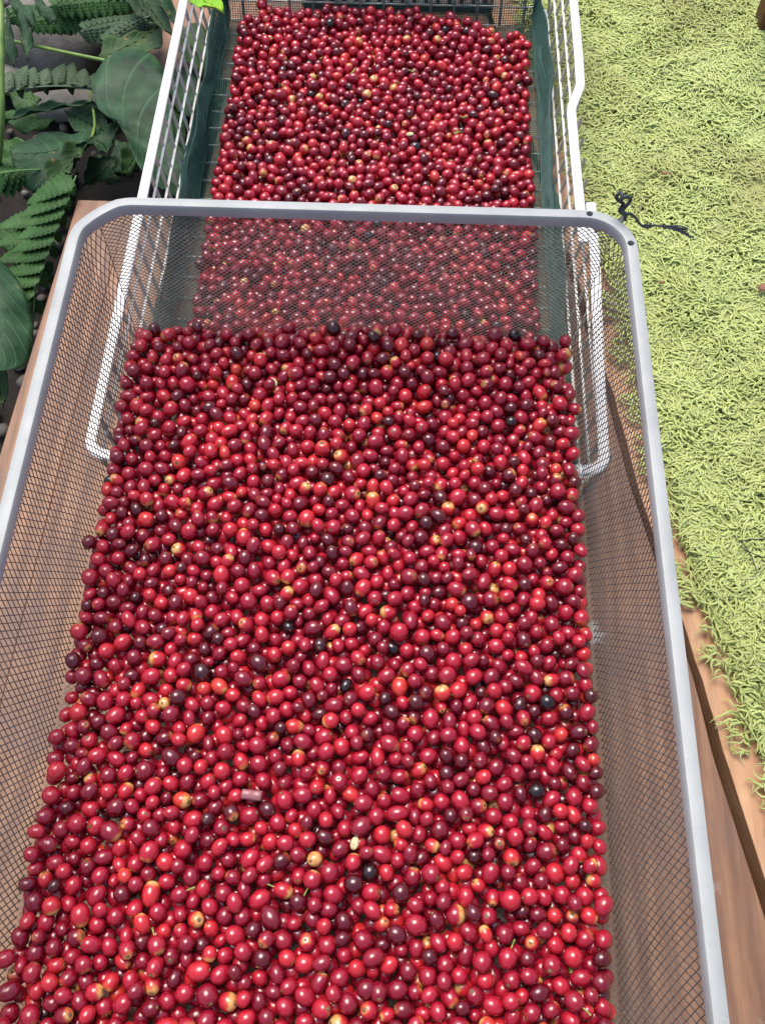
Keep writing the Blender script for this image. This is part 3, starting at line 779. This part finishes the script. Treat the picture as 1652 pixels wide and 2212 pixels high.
for i in sorted(big, key=lambda k: (-pys[k], pxs[k])):
    dvec = axd[i] if not flip[i] else -axd[i]
    root = empty('coffee_cherry', tuple(AP[i]))
    root.empty_display_size = .004
    v = fruit(U2, AR[i], elong[i], dvec, i)
    body = mesh_np('fruit', v, F2, CH, root, smooth=True, attrs={'tone': np.full(len(U2), tone_[i]), 'ax': U2[:, 2], 'pat': np.full(len(U2), patv[i]), 'seed': np.full(len(U2), R.rand())})
    # calyx: a small ragged ring sunk in the end
    ez = elong[i]*AR[i]/(elong[i]**.30)*(1-.085)
    k = 9; rr1 = AR[i]*R.uniform(.10, .17)
    h = np.array([1., 0, 0]) if abs(dvec[0]) < .8 else np.array([0, 1., 0]); s1 = np.cross(dvec, h); s1 /= np.linalg.norm(s1); s2 = np.cross(dvec, s1)
    cv = []
    for lev, (q, hz) in enumerate(((1.0, -.0003), (1.0, .00025), (.55, .0004), (.0, .00005))):
        if q == 0: cv.append(dvec*(ez+hz)); continue
        for j in range(k):
            a = j*2*math.pi/k; w2 = rr1*q*(1+.25*R.uniform(-1, 1)); cv.append(s1*math.cos(a)*w2+s2*math.sin(a)*w2+dvec*(ez+hz))
    F_ = []
    for lev in range(2):
        for j in range(k): F_.append((lev*k+j, lev*k+(j+1) % k, (lev+1)*k+(j+1) % k, (lev+1)*k+j))
    F_ += [(2*k+j, 2*k+(j+1) % k, 3*k) for j in range(k)]
    m_ = MB(); m_.add(np.array(cv), F_); m_.build('calyx', CALYX, root, smooth=True)
    lk, pt_ = words(i); st_ = ''
    if R.rand() < .035:
        d3 = -dvec; q = np.array([d3*(AR[i]*elong[i]**.7*.9+s*.006)+s1*.002*s*s for s in np.linspace(0, 1, 5)])
        V_, F_ = tubes(q[None], np.array([.0005, .0005, .0005, .0006, .0008])[None], 6); mesh_np('stalk', V_, F_, STALK, root, smooth=True); st_ = ' and green stalk' if pt_ else ' with a green stalk'
    pa, pb = place(i)
    lb = f"{lk}{pt_}{' stalked' if st_ else ''} coffee cherry, {pa}, {pb}"
    seen.setdefault(lb, []).append((i, root))
    tag(root, lb, 'coffee cherry', 'coffee cherries in the near part of the grey mesh basket')
# tell look-alikes of one spot apart by their nearest dark or bright neighbour
for lb, l in seen.items():
    if len(l) < 2: continue
    l.sort(key=lambda q: pys[q[0]])
    if len(l) == 2: ws = ['upper of two', 'lower of two']
    elif len(l) == 3: ws = ['topmost of three', 'middle of three', 'lowest of three']
    else: ws = [f'{w_} from top' for w_ in ('first', 'second', 'third', 'fourth', 'fifth', 'sixth', 'seventh', 'eighth')[:len(l)]]
    for (i, rt_), w_ in zip(l, ws):
        rt_['label'] = lb+', '+w_

# beans, stalks and bits lying on the fruit
def topz(x, y):
    d2 = (AP[:, 0]-x)**2+(AP[:, 1]-y)**2; k = d2 < (AR*.95)**2
    return (AP[k, 2]+np.sqrt(AR[k]**2-d2[k])).max() if k.any() else (ZF+.004 if y < -.015 else .012)
beans = [((592, 827), ZF+.02, 'pale cream coffee bean lying loose near the far left of the grey basket pile'),
         ((766, 1822), ZF+.02, 'pale cream coffee bean lying midway across the near part of the grey basket'),
         ((885, 293), .03, 'pale cream coffee bean on the cherries in the white basket, below a green sprig'),
         ((668, 915), ZF+.02, 'small cream coffee bean among dark cherries, a third down the grey basket pile')]
for (px, py), z, lb in beans:
    q = P(px, py, z); q[2] = topz(q[0], q[1])+.0016
    v = U2*np.array([.0046, .0030, .0018]); v[:, 2] = np.where(v[:, 2] < 0, v[:, 2]*.6, v[:, 2])-np.exp(-(v[:, 1]/.0005)**2)*.0005*(v[:, 2] > 0)
    a = R.uniform(0, 3.14); c_, s_ = math.cos(a), math.sin(a); v = v @ np.array([[c_, s_, 0], [-s_, c_, 0], [0, 0, 1]])
    o = mesh_np('coffee_bean', v, F2, BEAN, smooth=True, obj_loc=q); tag(o, lb, 'coffee bean', 'loose coffee beans on the cherries')
sprigs = [((660, 1742), ZF+.02, 'short green cherry stalk poking up beside a bright red cherry in the grey basket'),
          ((690, 990), ZF+.02, 'thin green cherry stalk standing near the middle of the grey basket pile'),
          ((762, 160), .03, 'green stalk sprig on the cherries at the far end of the white basket'),
          ((890, 160), .03, 'largest green stalk sprig among cherries in the far half of white basket'),
          ((850, 150), .03, 'green stalk sprig just left of the largest sprig in the white basket'),
          ((985, 290), .03, 'green stalk sprig right of the cream bean in the white basket'),
          ((1235, 2090), ZF+.02, 'yellow-green stalk between cherries close to the right mesh wall, near end'),
          ((1000, 250), .03, 'yellowish stalk sprig on cherries right of centre in the white basket')]
for (px, py), z, lb in sprigs:
    q = P(px, py, z); q[2] = topz(q[0], q[1])+.0004; ps = []
    for k in range(4):
        a = R.uniform(0, 6.28); L_ = R.uniform(.003, .0055); e_ = np.array([math.cos(a), math.sin(a), R.uniform(.15, .6)])
        ps.append([e_*L_*s+np.array([0, 0, .0006*math.sin(s*3)]) for s in np.linspace(0, 1, 4)])
    V_, F_ = tubes(np.array(ps), np.array([.0006, .0006, .0006, .0009])[None, :], 6)
    o = mesh_np('cherry_stalk', V_, F_, STALK, smooth=True, obj_loc=q); tag(o, lb, 'stalk', 'green stalk bits on the cherries')

q = P(545, 1719, ZF+.02); q[2] = topz(q[0], q[1])+.001
m_ = MB(); g_ = [(x, y, .0014*math.cos(y*420)+.0006*math.sin(x*500)) for x in np.linspace(-.0072, .0072, 9) for y in np.linspace(-.0034, .0034, 6)]
m_.add(g_, [(i*6+j, i*6+j+1, i*6+j+7, i*6+j+6) for i in range(8) for j in range(5)]); o = m_.build('fruit_skin', SKIN, smooth=True, solid=.0003); o.location = q; o.rotation_euler = (.15, -.1, -.1)
tag(o, 'flat dried purplish fruit skin lying on the cherries left of the middle', 'fruit skin')
# ---------------------------------------------------------------- cord tied through the rim's corner hole
def cordpath(pts, m_=10):
    p = np.array(pts, float); n_ = len(p); out = []
    for i in range(n_-1):
        p0, p1, p2, p3 = p[max(i-1, 0)], p[i], p[i+1], p[min(i+2, n_-1)]
        for s in np.linspace(0, 1, m_, endpoint=False):
            out.append(.5*((2*p1)+(-p0+p2)*s+(2*p0-5*p1+4*p2-p3)*s*s+(-p0+3*p1-3*p2+p3)*s**3))
    out.append(p[-1]); return np.array(out)
tie = empty('cord_tie', tuple(HOLES[1]))
tag(tie, 'black cord knotted through the corner hole of the grey basket rim', 'cord')
TO = HOLES[1]
def pt3(px, py, z): return P(px, py, z)-TO
loop = [pt3(1350, 468, ZR-.012), pt3(1347, 462, ZR+.002), pt3(1338, 455, ZR+.006), pt3(1345, 440, ZR+.012), pt3(1334, 432, ZR+.016), pt3(1331, 424, ZR+.019), pt3(1339, 417, ZR+.022), pt3(1343, 424, ZR+.022), pt3(1340, 431, ZR+.02), pt3(1350, 425, ZR+.022), pt3(1360, 428, ZR+.02), pt3(1359, 437, ZR+.016), pt3(1350, 446, ZR+.012), pt3(1344, 457, ZR+.006), pt3(1353, 463, ZR+.003)]
q = cordpath(loop); V_, F_ = tubes(q[None], .0015, 8); mesh_np('knot', V_, F_, CORD, tie, smooth=True)
t1 = cordpath([pt3(1350, 464, ZR+.002), pt3(1360, 462, ZR+.001), pt3(1372, 470, ZR-.004), pt3(1381, 484, ZR-.012), pt3(1396, 491, ZR-.016), pt3(1415, 487, ZR-.022), pt3(1440, 492, ZR-.03), pt3(1468, 500, ZR-.035), pt3(1497, 514, ZR-.04)])
V_, F_ = tubes(t1[None], np.linspace(.0013, .0006, len(t1))[None], 8); mesh_np('tail', V_, F_, CORD, tie, smooth=True)
fr = []
for k in range(13):
    e1 = R.uniform(-1, 1); L0 = R.uniform(0, 22)
    fr.append(cordpath([pt3(1385+L0*.5, 487+R.uniform(-2, 2), ZR-.014), pt3(1412+L0, 488+e1*3, ZR-.022), pt3(1440+L0, 492+e1*9, ZR-.028), pt3(1466+L0, 497+e1*15+R.uniform(-3, 3), ZR-.033), pt3(1478+L0*.8, 500+e1*22+R.uniform(-6, 6), ZR-.036)], 7))
V_, F_ = tubes(np.array(fr), .00038, 5); mesh_np('frayed_end', V_, F_, CORD, tie, smooth=True)
st = cordpath([pt3(1350, 470, ZR-.011), pt3(1335, 478, ZR-.013), pt3(1312, 486, ZR-.018), pt3(1297, 492, ZR-.022), pt3(1284, 499, ZR-.026)])
V_, F_ = tubes(st[None], .0028, 4, flat=(1.1, .35)); mesh_np('strap', V_, F_, CORD, tie)

# ---------------------------------------------------------------- black crate beyond the white basket
cr = empty('plastic_crate', (.02, .72, 0)); tag(cr, 'black plastic crate with slatted sides behind the white basket', 'crate')
X0, X1, Y0, Y1, H = -.125, .125, -.108, .12, .16
m_ = MB()
for (xa, xb, y) in ((X0, X1, Y0), (X0, X1, Y1)):
    for z in (.006, .085, .152): m_.box(((xa+xb)/2, y, z), (xb-xa, .004, .012))
for x in (X0, X1):
    for z in (.006, .085, .152): m_.box((x, (Y0+Y1)/2, z), (.004, Y1-Y0-.004, .012))
m_.build('rail', BLACK, cr, bevel=.0008)
m_ = MB()
for y in (Y0, Y1):
    for x in np.arange(X0+.008, X1, .0155): m_.box((x, y+.0005, .08), (.0055, .003, .142))
for x in (X0, X1):
    for y in np.arange(Y0+.008, Y1, .0155): m_.box((x+.0005, y, .08), (.003, .0055, .142))
m_.build('slat', BLACK, cr)
m_ = MB()
for x in np.arange(X0+.01, X1-.004, .0155): m_.box((x, (Y0+Y1)/2, .0045), (.006, Y1-Y0-.006, .003))
for y in np.arange(Y0+.02, Y1-.004, .05): m_.box(((X0+X1)/2, y, .0075), (X1-X0-.006, .006, .003))
m_.build('floor_grid', BLACK, cr)

# ---------------------------------------------------------------- wooden post standing on the rug, dry bits
q = P(1628, 84, .0)
m_ = MB(); pw, ph_ = .022, .5
vv = []
for k, (z, w_) in enumerate(((.004, .015), (.06, .0165), (.25, .019), (.5, .022))):
    for a in ((-1, -1), (1, -1), (1, 1), (-1, 1)): vv.append((a[0]*w_+.02, a[1]*w_+.02, z))
F_ = [(3, 2, 1, 0)]+[(k*4+j, k*4+(j+1) % 4, k*4+4+(j+1) % 4, k*4+4+j) for k in range(3) for j in range(4)]+[(12, 13, 14, 15)]
m_.add(vv, F_); o = m_.build('furniture_leg', POST, bevel=.003); o.location = (q[0]-.004, q[1]-.004, 0)
tag(o, 'reddish-brown wooden furniture leg standing on the green rug', 'furniture leg')
bits = [((1440, 376), .0045, 'small pinkish dry leaf scrap on the rug above the cord tie'), ((1648, 622), .008, 'brown dry leaf scrap on the rug at the photo edge'), ((1200, 512), .003, 'dark dry scrap on the rug seen through the grey mesh corner'), ((1425, 612), .003, 'tiny brown scrap on the rug right of the basket rim corner')]
for (px, py), s_, lb in bits:
    q = P(px, py, .02); m_ = MB(); k = 9; v_ = [(0, 0, .0012)]
    for j in range(k):
        a = j*6.283/k; rr1 = s_*(1+R.uniform(-.35, .35)); v_.append((rr1*math.cos(a)*1.3, rr1*math.sin(a)*.7, R.uniform(-.0012, .0016)))
    m_.add(v_, [(0, 1+j, 1+(j+1) % k) for j in range(k)]); o = m_.build('dry_scrap', DRY, smooth=True, solid=.0005); o.location = q+np.array([0, 0, .001])
    tag(o, lb, 'dry scrap', 'dry scraps on the rug')
th = cordpath([P(1598, 1168, .021), P(1612, 1185, .022), P(1625, 1210, .021), P(1634, 1236, .020)]); th2 = cordpath([P(1595, 1172, .022), P(1620, 1165, .023), P(1655, 1166, .021), P(1680, 1175, .02)]); th3 = cordpath([P(1598, 1180, .021), P(1618, 1192, .023), P(1645, 1203, .02), P(1665, 1205, .02)])
o0 = P(1610, 1180, .02)
V_, F_ = tubes(np.array([th, th2, th3])-o0, .0005, 5); o = mesh_np('loose_thread', V_, F_, CORD, smooth=True, obj_loc=o0); tag(o, 'dark green loose threads lying on the lime rug', 'thread')

# ---------------------------------------------------------------- garden bed: leaves, ferns, stones
def resample(p, n_):
    p = np.array(p, float); p = cordpath(p, 8); d = np.concatenate([[0], np.cumsum(np.linalg.norm(np.diff(p, axis=0), axis=1))])
    s = np.linspace(0, d[-1], n_); return np.stack([np.interp(s, d, p[:, k]) for k in range(p.shape[1])], 1)
def leaf(name, mid, left, right, z, matl, parent, cup=.01, zt=0.0, ripple=.003, origin=(0, 0, 0), n_=26, m_=7):
    """pixel outlines laid at height z give the leaf's plan; cup and ripple bend it"""
    M = resample([P(x, y, z) for x, y in mid], n_); V = []; lu = []; lw = []; F = []
    for si, side in enumerate((left, right)):
        E = resample([P(x, y, z) for x, y in side], n_); wdt = np.linalg.norm(E-M, axis=1).max()
        for i in range(n_):
            for j in range(m_+1):
                w_ = j/m_; p = M[i]*(1-w_)+E[i]*w_
                u = i/(n_-1)
                p[2] += cup*(w_**1.6)*np.linalg.norm(E[i]-M[i])/max(wdt, 1e-6) + zt*u + ripple*math.sin(u*19+si*2+w_*2)*w_*w_ - .25*abs(cup)*math.sin(math.pi*u) + .35*ripple*math.cos((u*8-w_*2.4)*6.283)
                V.append(p); lu.append(u); lw.append(w_)
        b0 = si*n_*(m_+1)
        for i in range(n_-1):
            for j in range(m_):
                a = b0+i*(m_+1)+j; F.append((a, a+1, a+m_+2, a+m_+1))
    V = np.array(V)-np.array(origin)
    o = mesh_np(name, V, F, matl, parent, smooth=True, attrs={'lu': lu, 'lw': lw})
    md = o.modifiers.new('s', 'SOLIDIFY'); md.thickness = .0006; md.offset = 0
    return o
def blade(mid, w_, z, matl, parent, name='leaf', origin=(0, 0, 0), **kw):
    mid = np.array(mid, float); d = np.gradient(mid, axis=0); d /= np.linalg.norm(d, axis=1, keepdims=True); nn = np.stack([-d[:, 1], d[:, 0]], 1)
    pf = np.sin(np.linspace(0, math.pi, len(mid)))**.6
    return leaf(name, mid, mid+nn*(pf*w_)[:, None], mid-nn*(pf*w_)[:, None], z, matl, parent, origin=origin, **kw)
def stemtube(name, pts, r, matl, parent, origin):
    q = cordpath(pts)-np.array(origin); V_, F_ = tubes(q[None], r, 8); return mesh_np(name, V_, F_, matl, parent, smooth=True)

O1 = P(228, 300, -.2)*np.array([1, 1, 1])
pl = empty('broad_leaf_plant', tuple(O1)); tag(pl, 'dark green plant with big heart-shaped leaves hanging over the deck edge', 'plant')
leaf('leaf', [(255, 264), (300, 300), (350, 350), (405, 402)], [(255, 264), (222, 246), (204, 212), (206, 165), (262, 116), (330, 116), (358, 160), (364, 225), (378, 275), (412, 310), (420, 355), (405, 402)],
     [(255, 264), (270, 288), (288, 330), (303, 362), (330, 378), (370, 396), (405, 402)], .045, LEAF, pl, cup=.018, zt=-.03, origin=O1)
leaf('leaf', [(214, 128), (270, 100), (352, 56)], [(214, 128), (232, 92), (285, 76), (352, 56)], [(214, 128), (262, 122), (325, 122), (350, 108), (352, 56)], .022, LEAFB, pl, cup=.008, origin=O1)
leaf('leaf', [(198, 300), (140, 304), (70, 308), (10, 302)], [(198, 300), (204, 232), (150, 236), (90, 234), (38, 250), (12, 280), (10, 302)],
     [(198, 300), (152, 304), (135, 332), (95, 366), (58, 366), (24, 342), (10, 302)], .0, LEAF, pl, cup=-.022, zt=-.02, origin=O1)
leaf('leaf', [(198, 300), (222, 308), (235, 334)], [(198, 300), (228, 286), (264, 272), (258, 292), (245, 308), (235, 334)], [(198, 300), (190, 316), (204, 322), (220, 332), (235, 334)], .0, LEAF, pl, cup=.012, origin=O1)
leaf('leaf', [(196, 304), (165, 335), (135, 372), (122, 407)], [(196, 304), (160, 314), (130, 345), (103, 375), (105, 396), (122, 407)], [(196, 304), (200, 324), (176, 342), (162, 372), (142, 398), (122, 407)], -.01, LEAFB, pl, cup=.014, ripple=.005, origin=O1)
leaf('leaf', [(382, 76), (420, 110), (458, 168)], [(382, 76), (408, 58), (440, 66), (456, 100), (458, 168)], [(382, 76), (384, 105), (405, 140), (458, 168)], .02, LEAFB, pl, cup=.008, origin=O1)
leaf('leaf', [(365, 150), (395, 185), (425, 260)], [(365, 150), (405, 150), (440, 200), (425, 260)], [(365, 150), (368, 200), (390, 250), (425, 260)], .004, LEAF, pl, cup=.006, origin=O1)
for k_, (a, c_, w_, z_) in enumerate((((250, 300), (300, 372), 34, -.06), ((60, 330), (150, 390), 30, -.08), ((20, 200), (90, 215), 26, -.10), ((140, 240), (240, 290), 36, -.09), ((210, 330), (262, 392), 24, -.07), ((330, 235), (398, 330), 34, -.05), ((340, 120), (410, 210), 30, -.06), ((60, 420), (130, 470), 28, -.12), ((-10, 480), (70, 520), 30, -.13), ((240, 170), (330, 215), 34, -.08), ((120, 440), (170, 372), 18, -.05), ((10, 300), (70, 400), 32, -.07), ((90, 380), (170, 330), 26, -.06), ((180, 400), (250, 340), 26, -.05), ((0, 240), (120, 262), 20, -.09), ((40, 640), (95, 560), 22, -.10), ((20, 720), (62, 660), 20, -.12), ((265, 380), (300, 300), 22, -.05))):
    mx = [(a[0]+(c_[0]-a[0])*q_+(6*math.sin(3.14*q_) if k_ % 2 else -5*math.sin(3.14*q_)), a[1]+(c_[1]-a[1])*q_) for q_ in (0, .3, .6, 1)]
    blade(mx, w_, z_, (LEAF, LEAF, FERN)[k_ % 3], pl, cup=.010*(1 if k_ % 2 else -1), origin=O1)
blade([(10, 262), (60, 245), (120, 232), (205, 222)], 7, -.01, LEAF, pl, cup=.006, origin=O1)
stemtube('petiole', [P(8, 84, .02), P(80, 100, .035), P(160, 117, .045), P(244, 134, .048)], .0021, STEM, pl, O1)
stemtube('petiole', [P(198, 300, .0), P(205, 270, -.03), P(200, 225, -.10), P(190, 180, -.19)], .0018, STEM, pl, O1)

O2 = P(0, 300, -.2)
p2 = empty('climbing_plant', tuple(O2)); tag(p2, 'thick green stem with dark drooping leaves beside the grey boulder', 'plant')
stemtube('stem', [P(-6, -60, .1), P(3, 40, .09), P(3, 160, .06), P(4, 250, .03), P(-2, 340, -.02), P(-12, 420, -.1), P(-16, 470, -.19)], .0042, STEM, p2, O2)
for a in ([(38, -10), (50, 40), (56, 85), (60, 128)], [(18, 20), (14, 70), (22, 105), (30, 142)], [(70, -20), (90, 10), (110, 30), (120, 48)], [(10, -20), (35, 5), (60, 25), (75, 60)]):
    blade(a, 13, .06, LEAF, p2, cup=-.006, origin=O2)

O3 = P(-30, 560, -.2)
p3 = empty('oval_leaf_plant', tuple(O3)); tag(p3, 'large dark oval leaf with brown marks below the ferns at the deck edge', 'plant')
leaf('leaf', [(-28, 538), (-12, 620), (-6, 710), (-12, 806)], [(-28, 538), (14, 566), (42, 610), (57, 680), (50, 748), (22, 786), (-12, 806)], [(-28, 538), (-70, 600), (-90, 700), (-60, 780), (-12, 806)], .02, LEAF, p3, cup=-.018, origin=O3)
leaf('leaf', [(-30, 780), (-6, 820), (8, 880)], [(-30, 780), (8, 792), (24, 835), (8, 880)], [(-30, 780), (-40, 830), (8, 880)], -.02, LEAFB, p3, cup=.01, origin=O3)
stemtube('petiole', [P(-28, 538, .02), P(-45, 500, -.05), P(-50, 480, -.19)], .002, STEM, p3, O3)

def pinna(base, tip, w_, z, zdrop, ser_=7, bend=0.0):
    """serrated leaflet as verts/faces + lu/lw; base and tip in pixels"""
    A = P(base[0], base[1], z); B = P(tip[0], tip[1], z-zdrop); d = B-A; L_ = np.linalg.norm(d); d /= L_
    s = np.cross(d, [0, 0, 1.]); s /= np.linalg.norm(s); upv = np.cross(s, d)
    V, F, lu, lw = [], [], [], []; n_ = ser_*4+1
    for i in range(n_):
        u = i/(n_-1); prof_ = (min(1, u*5+.45))*(1-u**2.2)**.9
        saw = .82+.34*(1-((u*ser_) % 1.0))
        c_ = A+d*L_*u+s*bend*L_*u*u-upv*.12*L_*u*u
        hw_ = w_*1.55*prof_*saw+.0002
        V += [c_-s*hw_-d*hw_*.0+upv*hw_*.25, c_, c_+s*hw_+upv*hw_*.25]; lu += [u]*3; lw += [1, 0, 1]
    for i in range(n_-1):
        a = i*3; F += [(a, a+1, a+4, a+3), (a+1, a+2, a+5, a+4)]
    return np.array(V), np.array(F), lu, lw
def frond(name, pins, rach, matl, parent, origin, rr0=.0009):
    Vs, Fs, lu, lw, n_ = [], [], [], [], 0
    for a in pins:
        v, f, u, w_ = pinna(*a); Vs.append(v); Fs.append(f+n_); lu += u; lw += w_; n_ += len(v)
    q = cordpath(rach); v, f = tubes(q[None], rr0, 5); Vs.append(v); Fs.append(f+n_); lu += [0]*len(v); lw += [0]*len(v)
    o = mesh_np(name, np.concatenate(Vs)-np.array(origin), np.concatenate(Fs), matl, parent, smooth=True, attrs={'lu': lu, 'lw': lw})
    md = o.modifiers.new('s', 'SOLIDIFY'); md.thickness = .0004; md.offset = 0
    return o
# fern at the deck edge: leaflets point to the left, midrib along the boards
O4 = P(110, 520, -.2)
f1 = empty('fern', tuple(O4)); tag(f1, 'bright green fern with toothed leaflets against the left deck edge', 'fern', 'ferns in the garden bed')
pins = []
for k in range(9):
    u = k/8; bx_ = 160-84*u; by_ = 392+240*u; L_ = 116-40*u+8*math.sin(k*2.1)
    pins.append(((bx_, by_), (bx_-L_*math.cos(.45-.25*u), by_+L_*math.sin(.42-.2*u)), .0100-.0030*u, .015-.03*u, .006, 9, .10))
for k in range(7):
    u = k/6; pins.append(((150-60*u, 400+200*u), (162-60*u, 425+200*u), .004, -.01-.02*u, .01, 4))
frond('frond', pins, [P(165, 380, .0), P(130, 470, .0), P(100, 560, -.01), P(74, 640, -.02)], FERN, f1, O4)
pins = []
for k in range(7):
    u = k/6; bx_ = 92-20*u; by_ = 475+215*u; L_ = 100-22*u+5*math.sin(k*1.3)
    pins.append(((bx_, by_), (bx_-L_, by_+L_*(.05+.1*u)), .0098, -.03-.02*u, -.005, 9, -.08))
    if k % 2: pins.append(((bx_, by_+4), (bx_+40, by_+28), .005, -.035-.02*u, .012, 5))
frond('frond', pins, [P(98, 450, -.03), P(84, 540, -.035), P(72, 700, -.05), P(70, 740, -.1)], FERN, f1, O4)
pins = []
for k in range(9):
    u = k/8; bx_ = 10+85*u; by_ = 372-8*math.sin(u*3)
    pins.append(((bx_, by_), (bx_-14+30*u, by_+50+10*math.sin(k)), .0062, -.02-.01*u, .02, 5))
    pins.append(((bx_, by_), (bx_-10, by_-34), .005, -.03, .0, 5))
frond('frond', pins, [P(0, 375, -.02), P(50, 368, -.02), P(100, 370, -.03), P(130, 400, -.1)], FERN, f1, O4)
# pale fern arching over the stones
O5 = P(120, 190, -.2)
f2 = empty('fern', tuple(O5)); tag(f2, 'olive fern frond arching over pebbles in front of the grey boulder', 'fern', 'ferns in the garden bed')
pins = []
for k in range(9):
    u = k/8; bx_ = 12+218*u; by_ = 198-13*math.sin(u*3.14)
    pins.append(((bx_, by_), (bx_+4+6*math.sin(k*2), by_-50-8*math.sin(k*1.7)), .0078, -.05, -.01, 8, .12))
    if k % 2: pins.append(((bx_+6, by_), (bx_+8, by_+16), .0035, -.055, .02, 4))
frond('frond', pins, [P(8, 200, -.05), P(70, 189, -.05), P(150, 187, -.05), P(235, 200, -.06)], FERNP, f2, O5)
O6 = P(200, 10, -.2)
f3 = empty('fern', tuple(O6)); tag(f3, 'large grey-green fern behind the heart-shaped leaves, top of the garden bed', 'fern', 'ferns in the garden bed')
for (ax0, ay0, ax1, ay1, L0, z0, mt_) in ((60, 44, 250, 40, 40, .0, FERN), (185, 62, 330, 50, 46, .01, FERNP), (120, 10, 320, 2, 40, .02, FERN), (20, 30, 150, 58, 34, -.02, FERN), (230, 88, 345, 28, 36, .015, FERNP)):
    pins = []; nk = 13
    for k in range(nk):
        u = k/(nk-1); bx_ = ax0+(ax1-ax0)*u; by_ = ay0+(ay1-ay0)*u-8*math.sin(u*3.14); lf = .45+.55*math.sin(3.14*(.15+.8*u))
        for sg_ in (-1, 1): pins.append(((bx_, by_), (bx_+10+R.uniform(-5, 5), by_+sg_*L0*lf), .0052, z0, .012, 6, .08*sg_))
    frond('frond', pins, [P(ax0-6, ay0, z0-.01), P((ax0+ax1)/2, (ay0+ay1)/2-8, z0), P(ax1, ay1, z0)], mt_, f3, O6)
O7 = P(340, -20, -.2)
p4 = empty('strap_leaf_plant', tuple(O7)); tag(p4, 'plant with long pale green folded blades beside the white basket rim', 'plant')
blade([(296, -30), (322, 10), (345, 42), (376, 80)], 20, .05, FERNP, p4, cup=.014, origin=O7)
blade([(330, -30), (350, 5), (372, 35), (385, 62)], 12, .06, LEAF, p4, cup=.01, origin=O7)
blade([(270, -30), (282, 0), (296, 20), (310, 45)], 12, .03, FERNP, p4, cup=.01, origin=O7)
O8 = P(430, -60, .1)
p5 = empty('yellow_green_leaf', tuple(O8)); tag(p5, 'bright yellow-green leaf tip hanging over the white basket wall', 'leaf')
leaf('leaf_blade', [(350, -50), (420, -12), (484, 24)], [(350, -50), (430, -42), (474, -6), (484, 24)], [(350, -50), (378, -6), (420, 16), (455, 24), (484, 24)], .17, YLEAF, p5, cup=.008, origin=O8)
stemtube('petiole', [P(350, -50, .17), P(300, -90, .16), P(200, -120, .0), P(150, -120, -.19)], .0015, STEM, p5, O8)

def stone(c, s_, seed, mt_, name='stone', rot=0):
    r0 = np.random.RandomState(seed); v = U2.copy()*1.0
    for k in range(5):
        d = r0.normal(size=3); d /= np.linalg.norm(d); v = v*(1+.10*np.sin((v@d)*r0.uniform(1.5, 3.2)+r0.rand()*6))[:, None]
    v = v*np.array(s_); c_, sn = math.cos(rot), math.sin(rot); v = v @ np.array([[c_, sn, 0], [-sn, c_, 0], [0, 0, 1]])
    return mesh_np(name, v, F2, mt_, smooth=True, obj_loc=c, attrs={'rnd': np.full(len(v), .6)})
tag(stone(P(100, 108, -.15), (.085, .062, .055), 3, ROCK, 'boulder', .2), 'smooth grey boulder behind the olive fern frond', 'boulder', 'boulders in the garden bed')
tag(stone(P(215, 78, -.16), (.06, .045, .05), 5, ROCK, 'boulder', .9), 'lumpy grey-brown boulder right of the smooth one', 'boulder', 'boulders in the garden bed')
tag(stone(P(30, 140, -.17), (.06, .06, .03), 9, ROCK, 'boulder', 1.9), 'low pale boulder left of the smooth grey one', 'boulder', 'boulders in the garden bed')
tag(stone(P(140, 222, -.17), (.07, .03, .03), 12, ROCK, 'boulder', .05), 'dark flat boulder under the olive fern frond', 'boulder', 'boulders in the garden bed')
# pebbles: past counting
npb = 1200
q0 = np.stack([R.uniform(-1.0, -.36, npb), R.uniform(-.6, 1.3, npb)], 1)
us, fs = unit(5, 8); Vs = []
sz = R.uniform(.005, .013, npb)
kp = ~((q0[:, 0] > -.44) & (q0[:, 1] > .22) & (q0[:, 1] < .50)); q0 = q0[kp]; sz = sz[kp]; npb = len(q0)
for i in range(npb):
    v = us*np.array([1, R.uniform(.6, 1), R.uniform(.4, .7)])*sz[i]; a = R.uniform(0, 6.28); c_, sn = math.cos(a), math.sin(a)
    Vs.append(v@np.array([[c_, sn, 0], [-sn, c_, 0], [0, 0, 1]])+np.array([q0[i, 0], q0[i, 1], -.197+sz[i]*.35+R.uniform(0, .006)]))
o = mesh_np('pebbles', np.concatenate(Vs), (fs[None]+(np.arange(npb)*len(us))[:, None, None]).reshape(-1, 3), PEB, smooth=True, attrs={'rnd': np.repeat(R.rand(npb), len(us))})
tag(o, 'pale round pebbles strewn over the garden bed', 'pebbles', kind='stuff')
print('done')
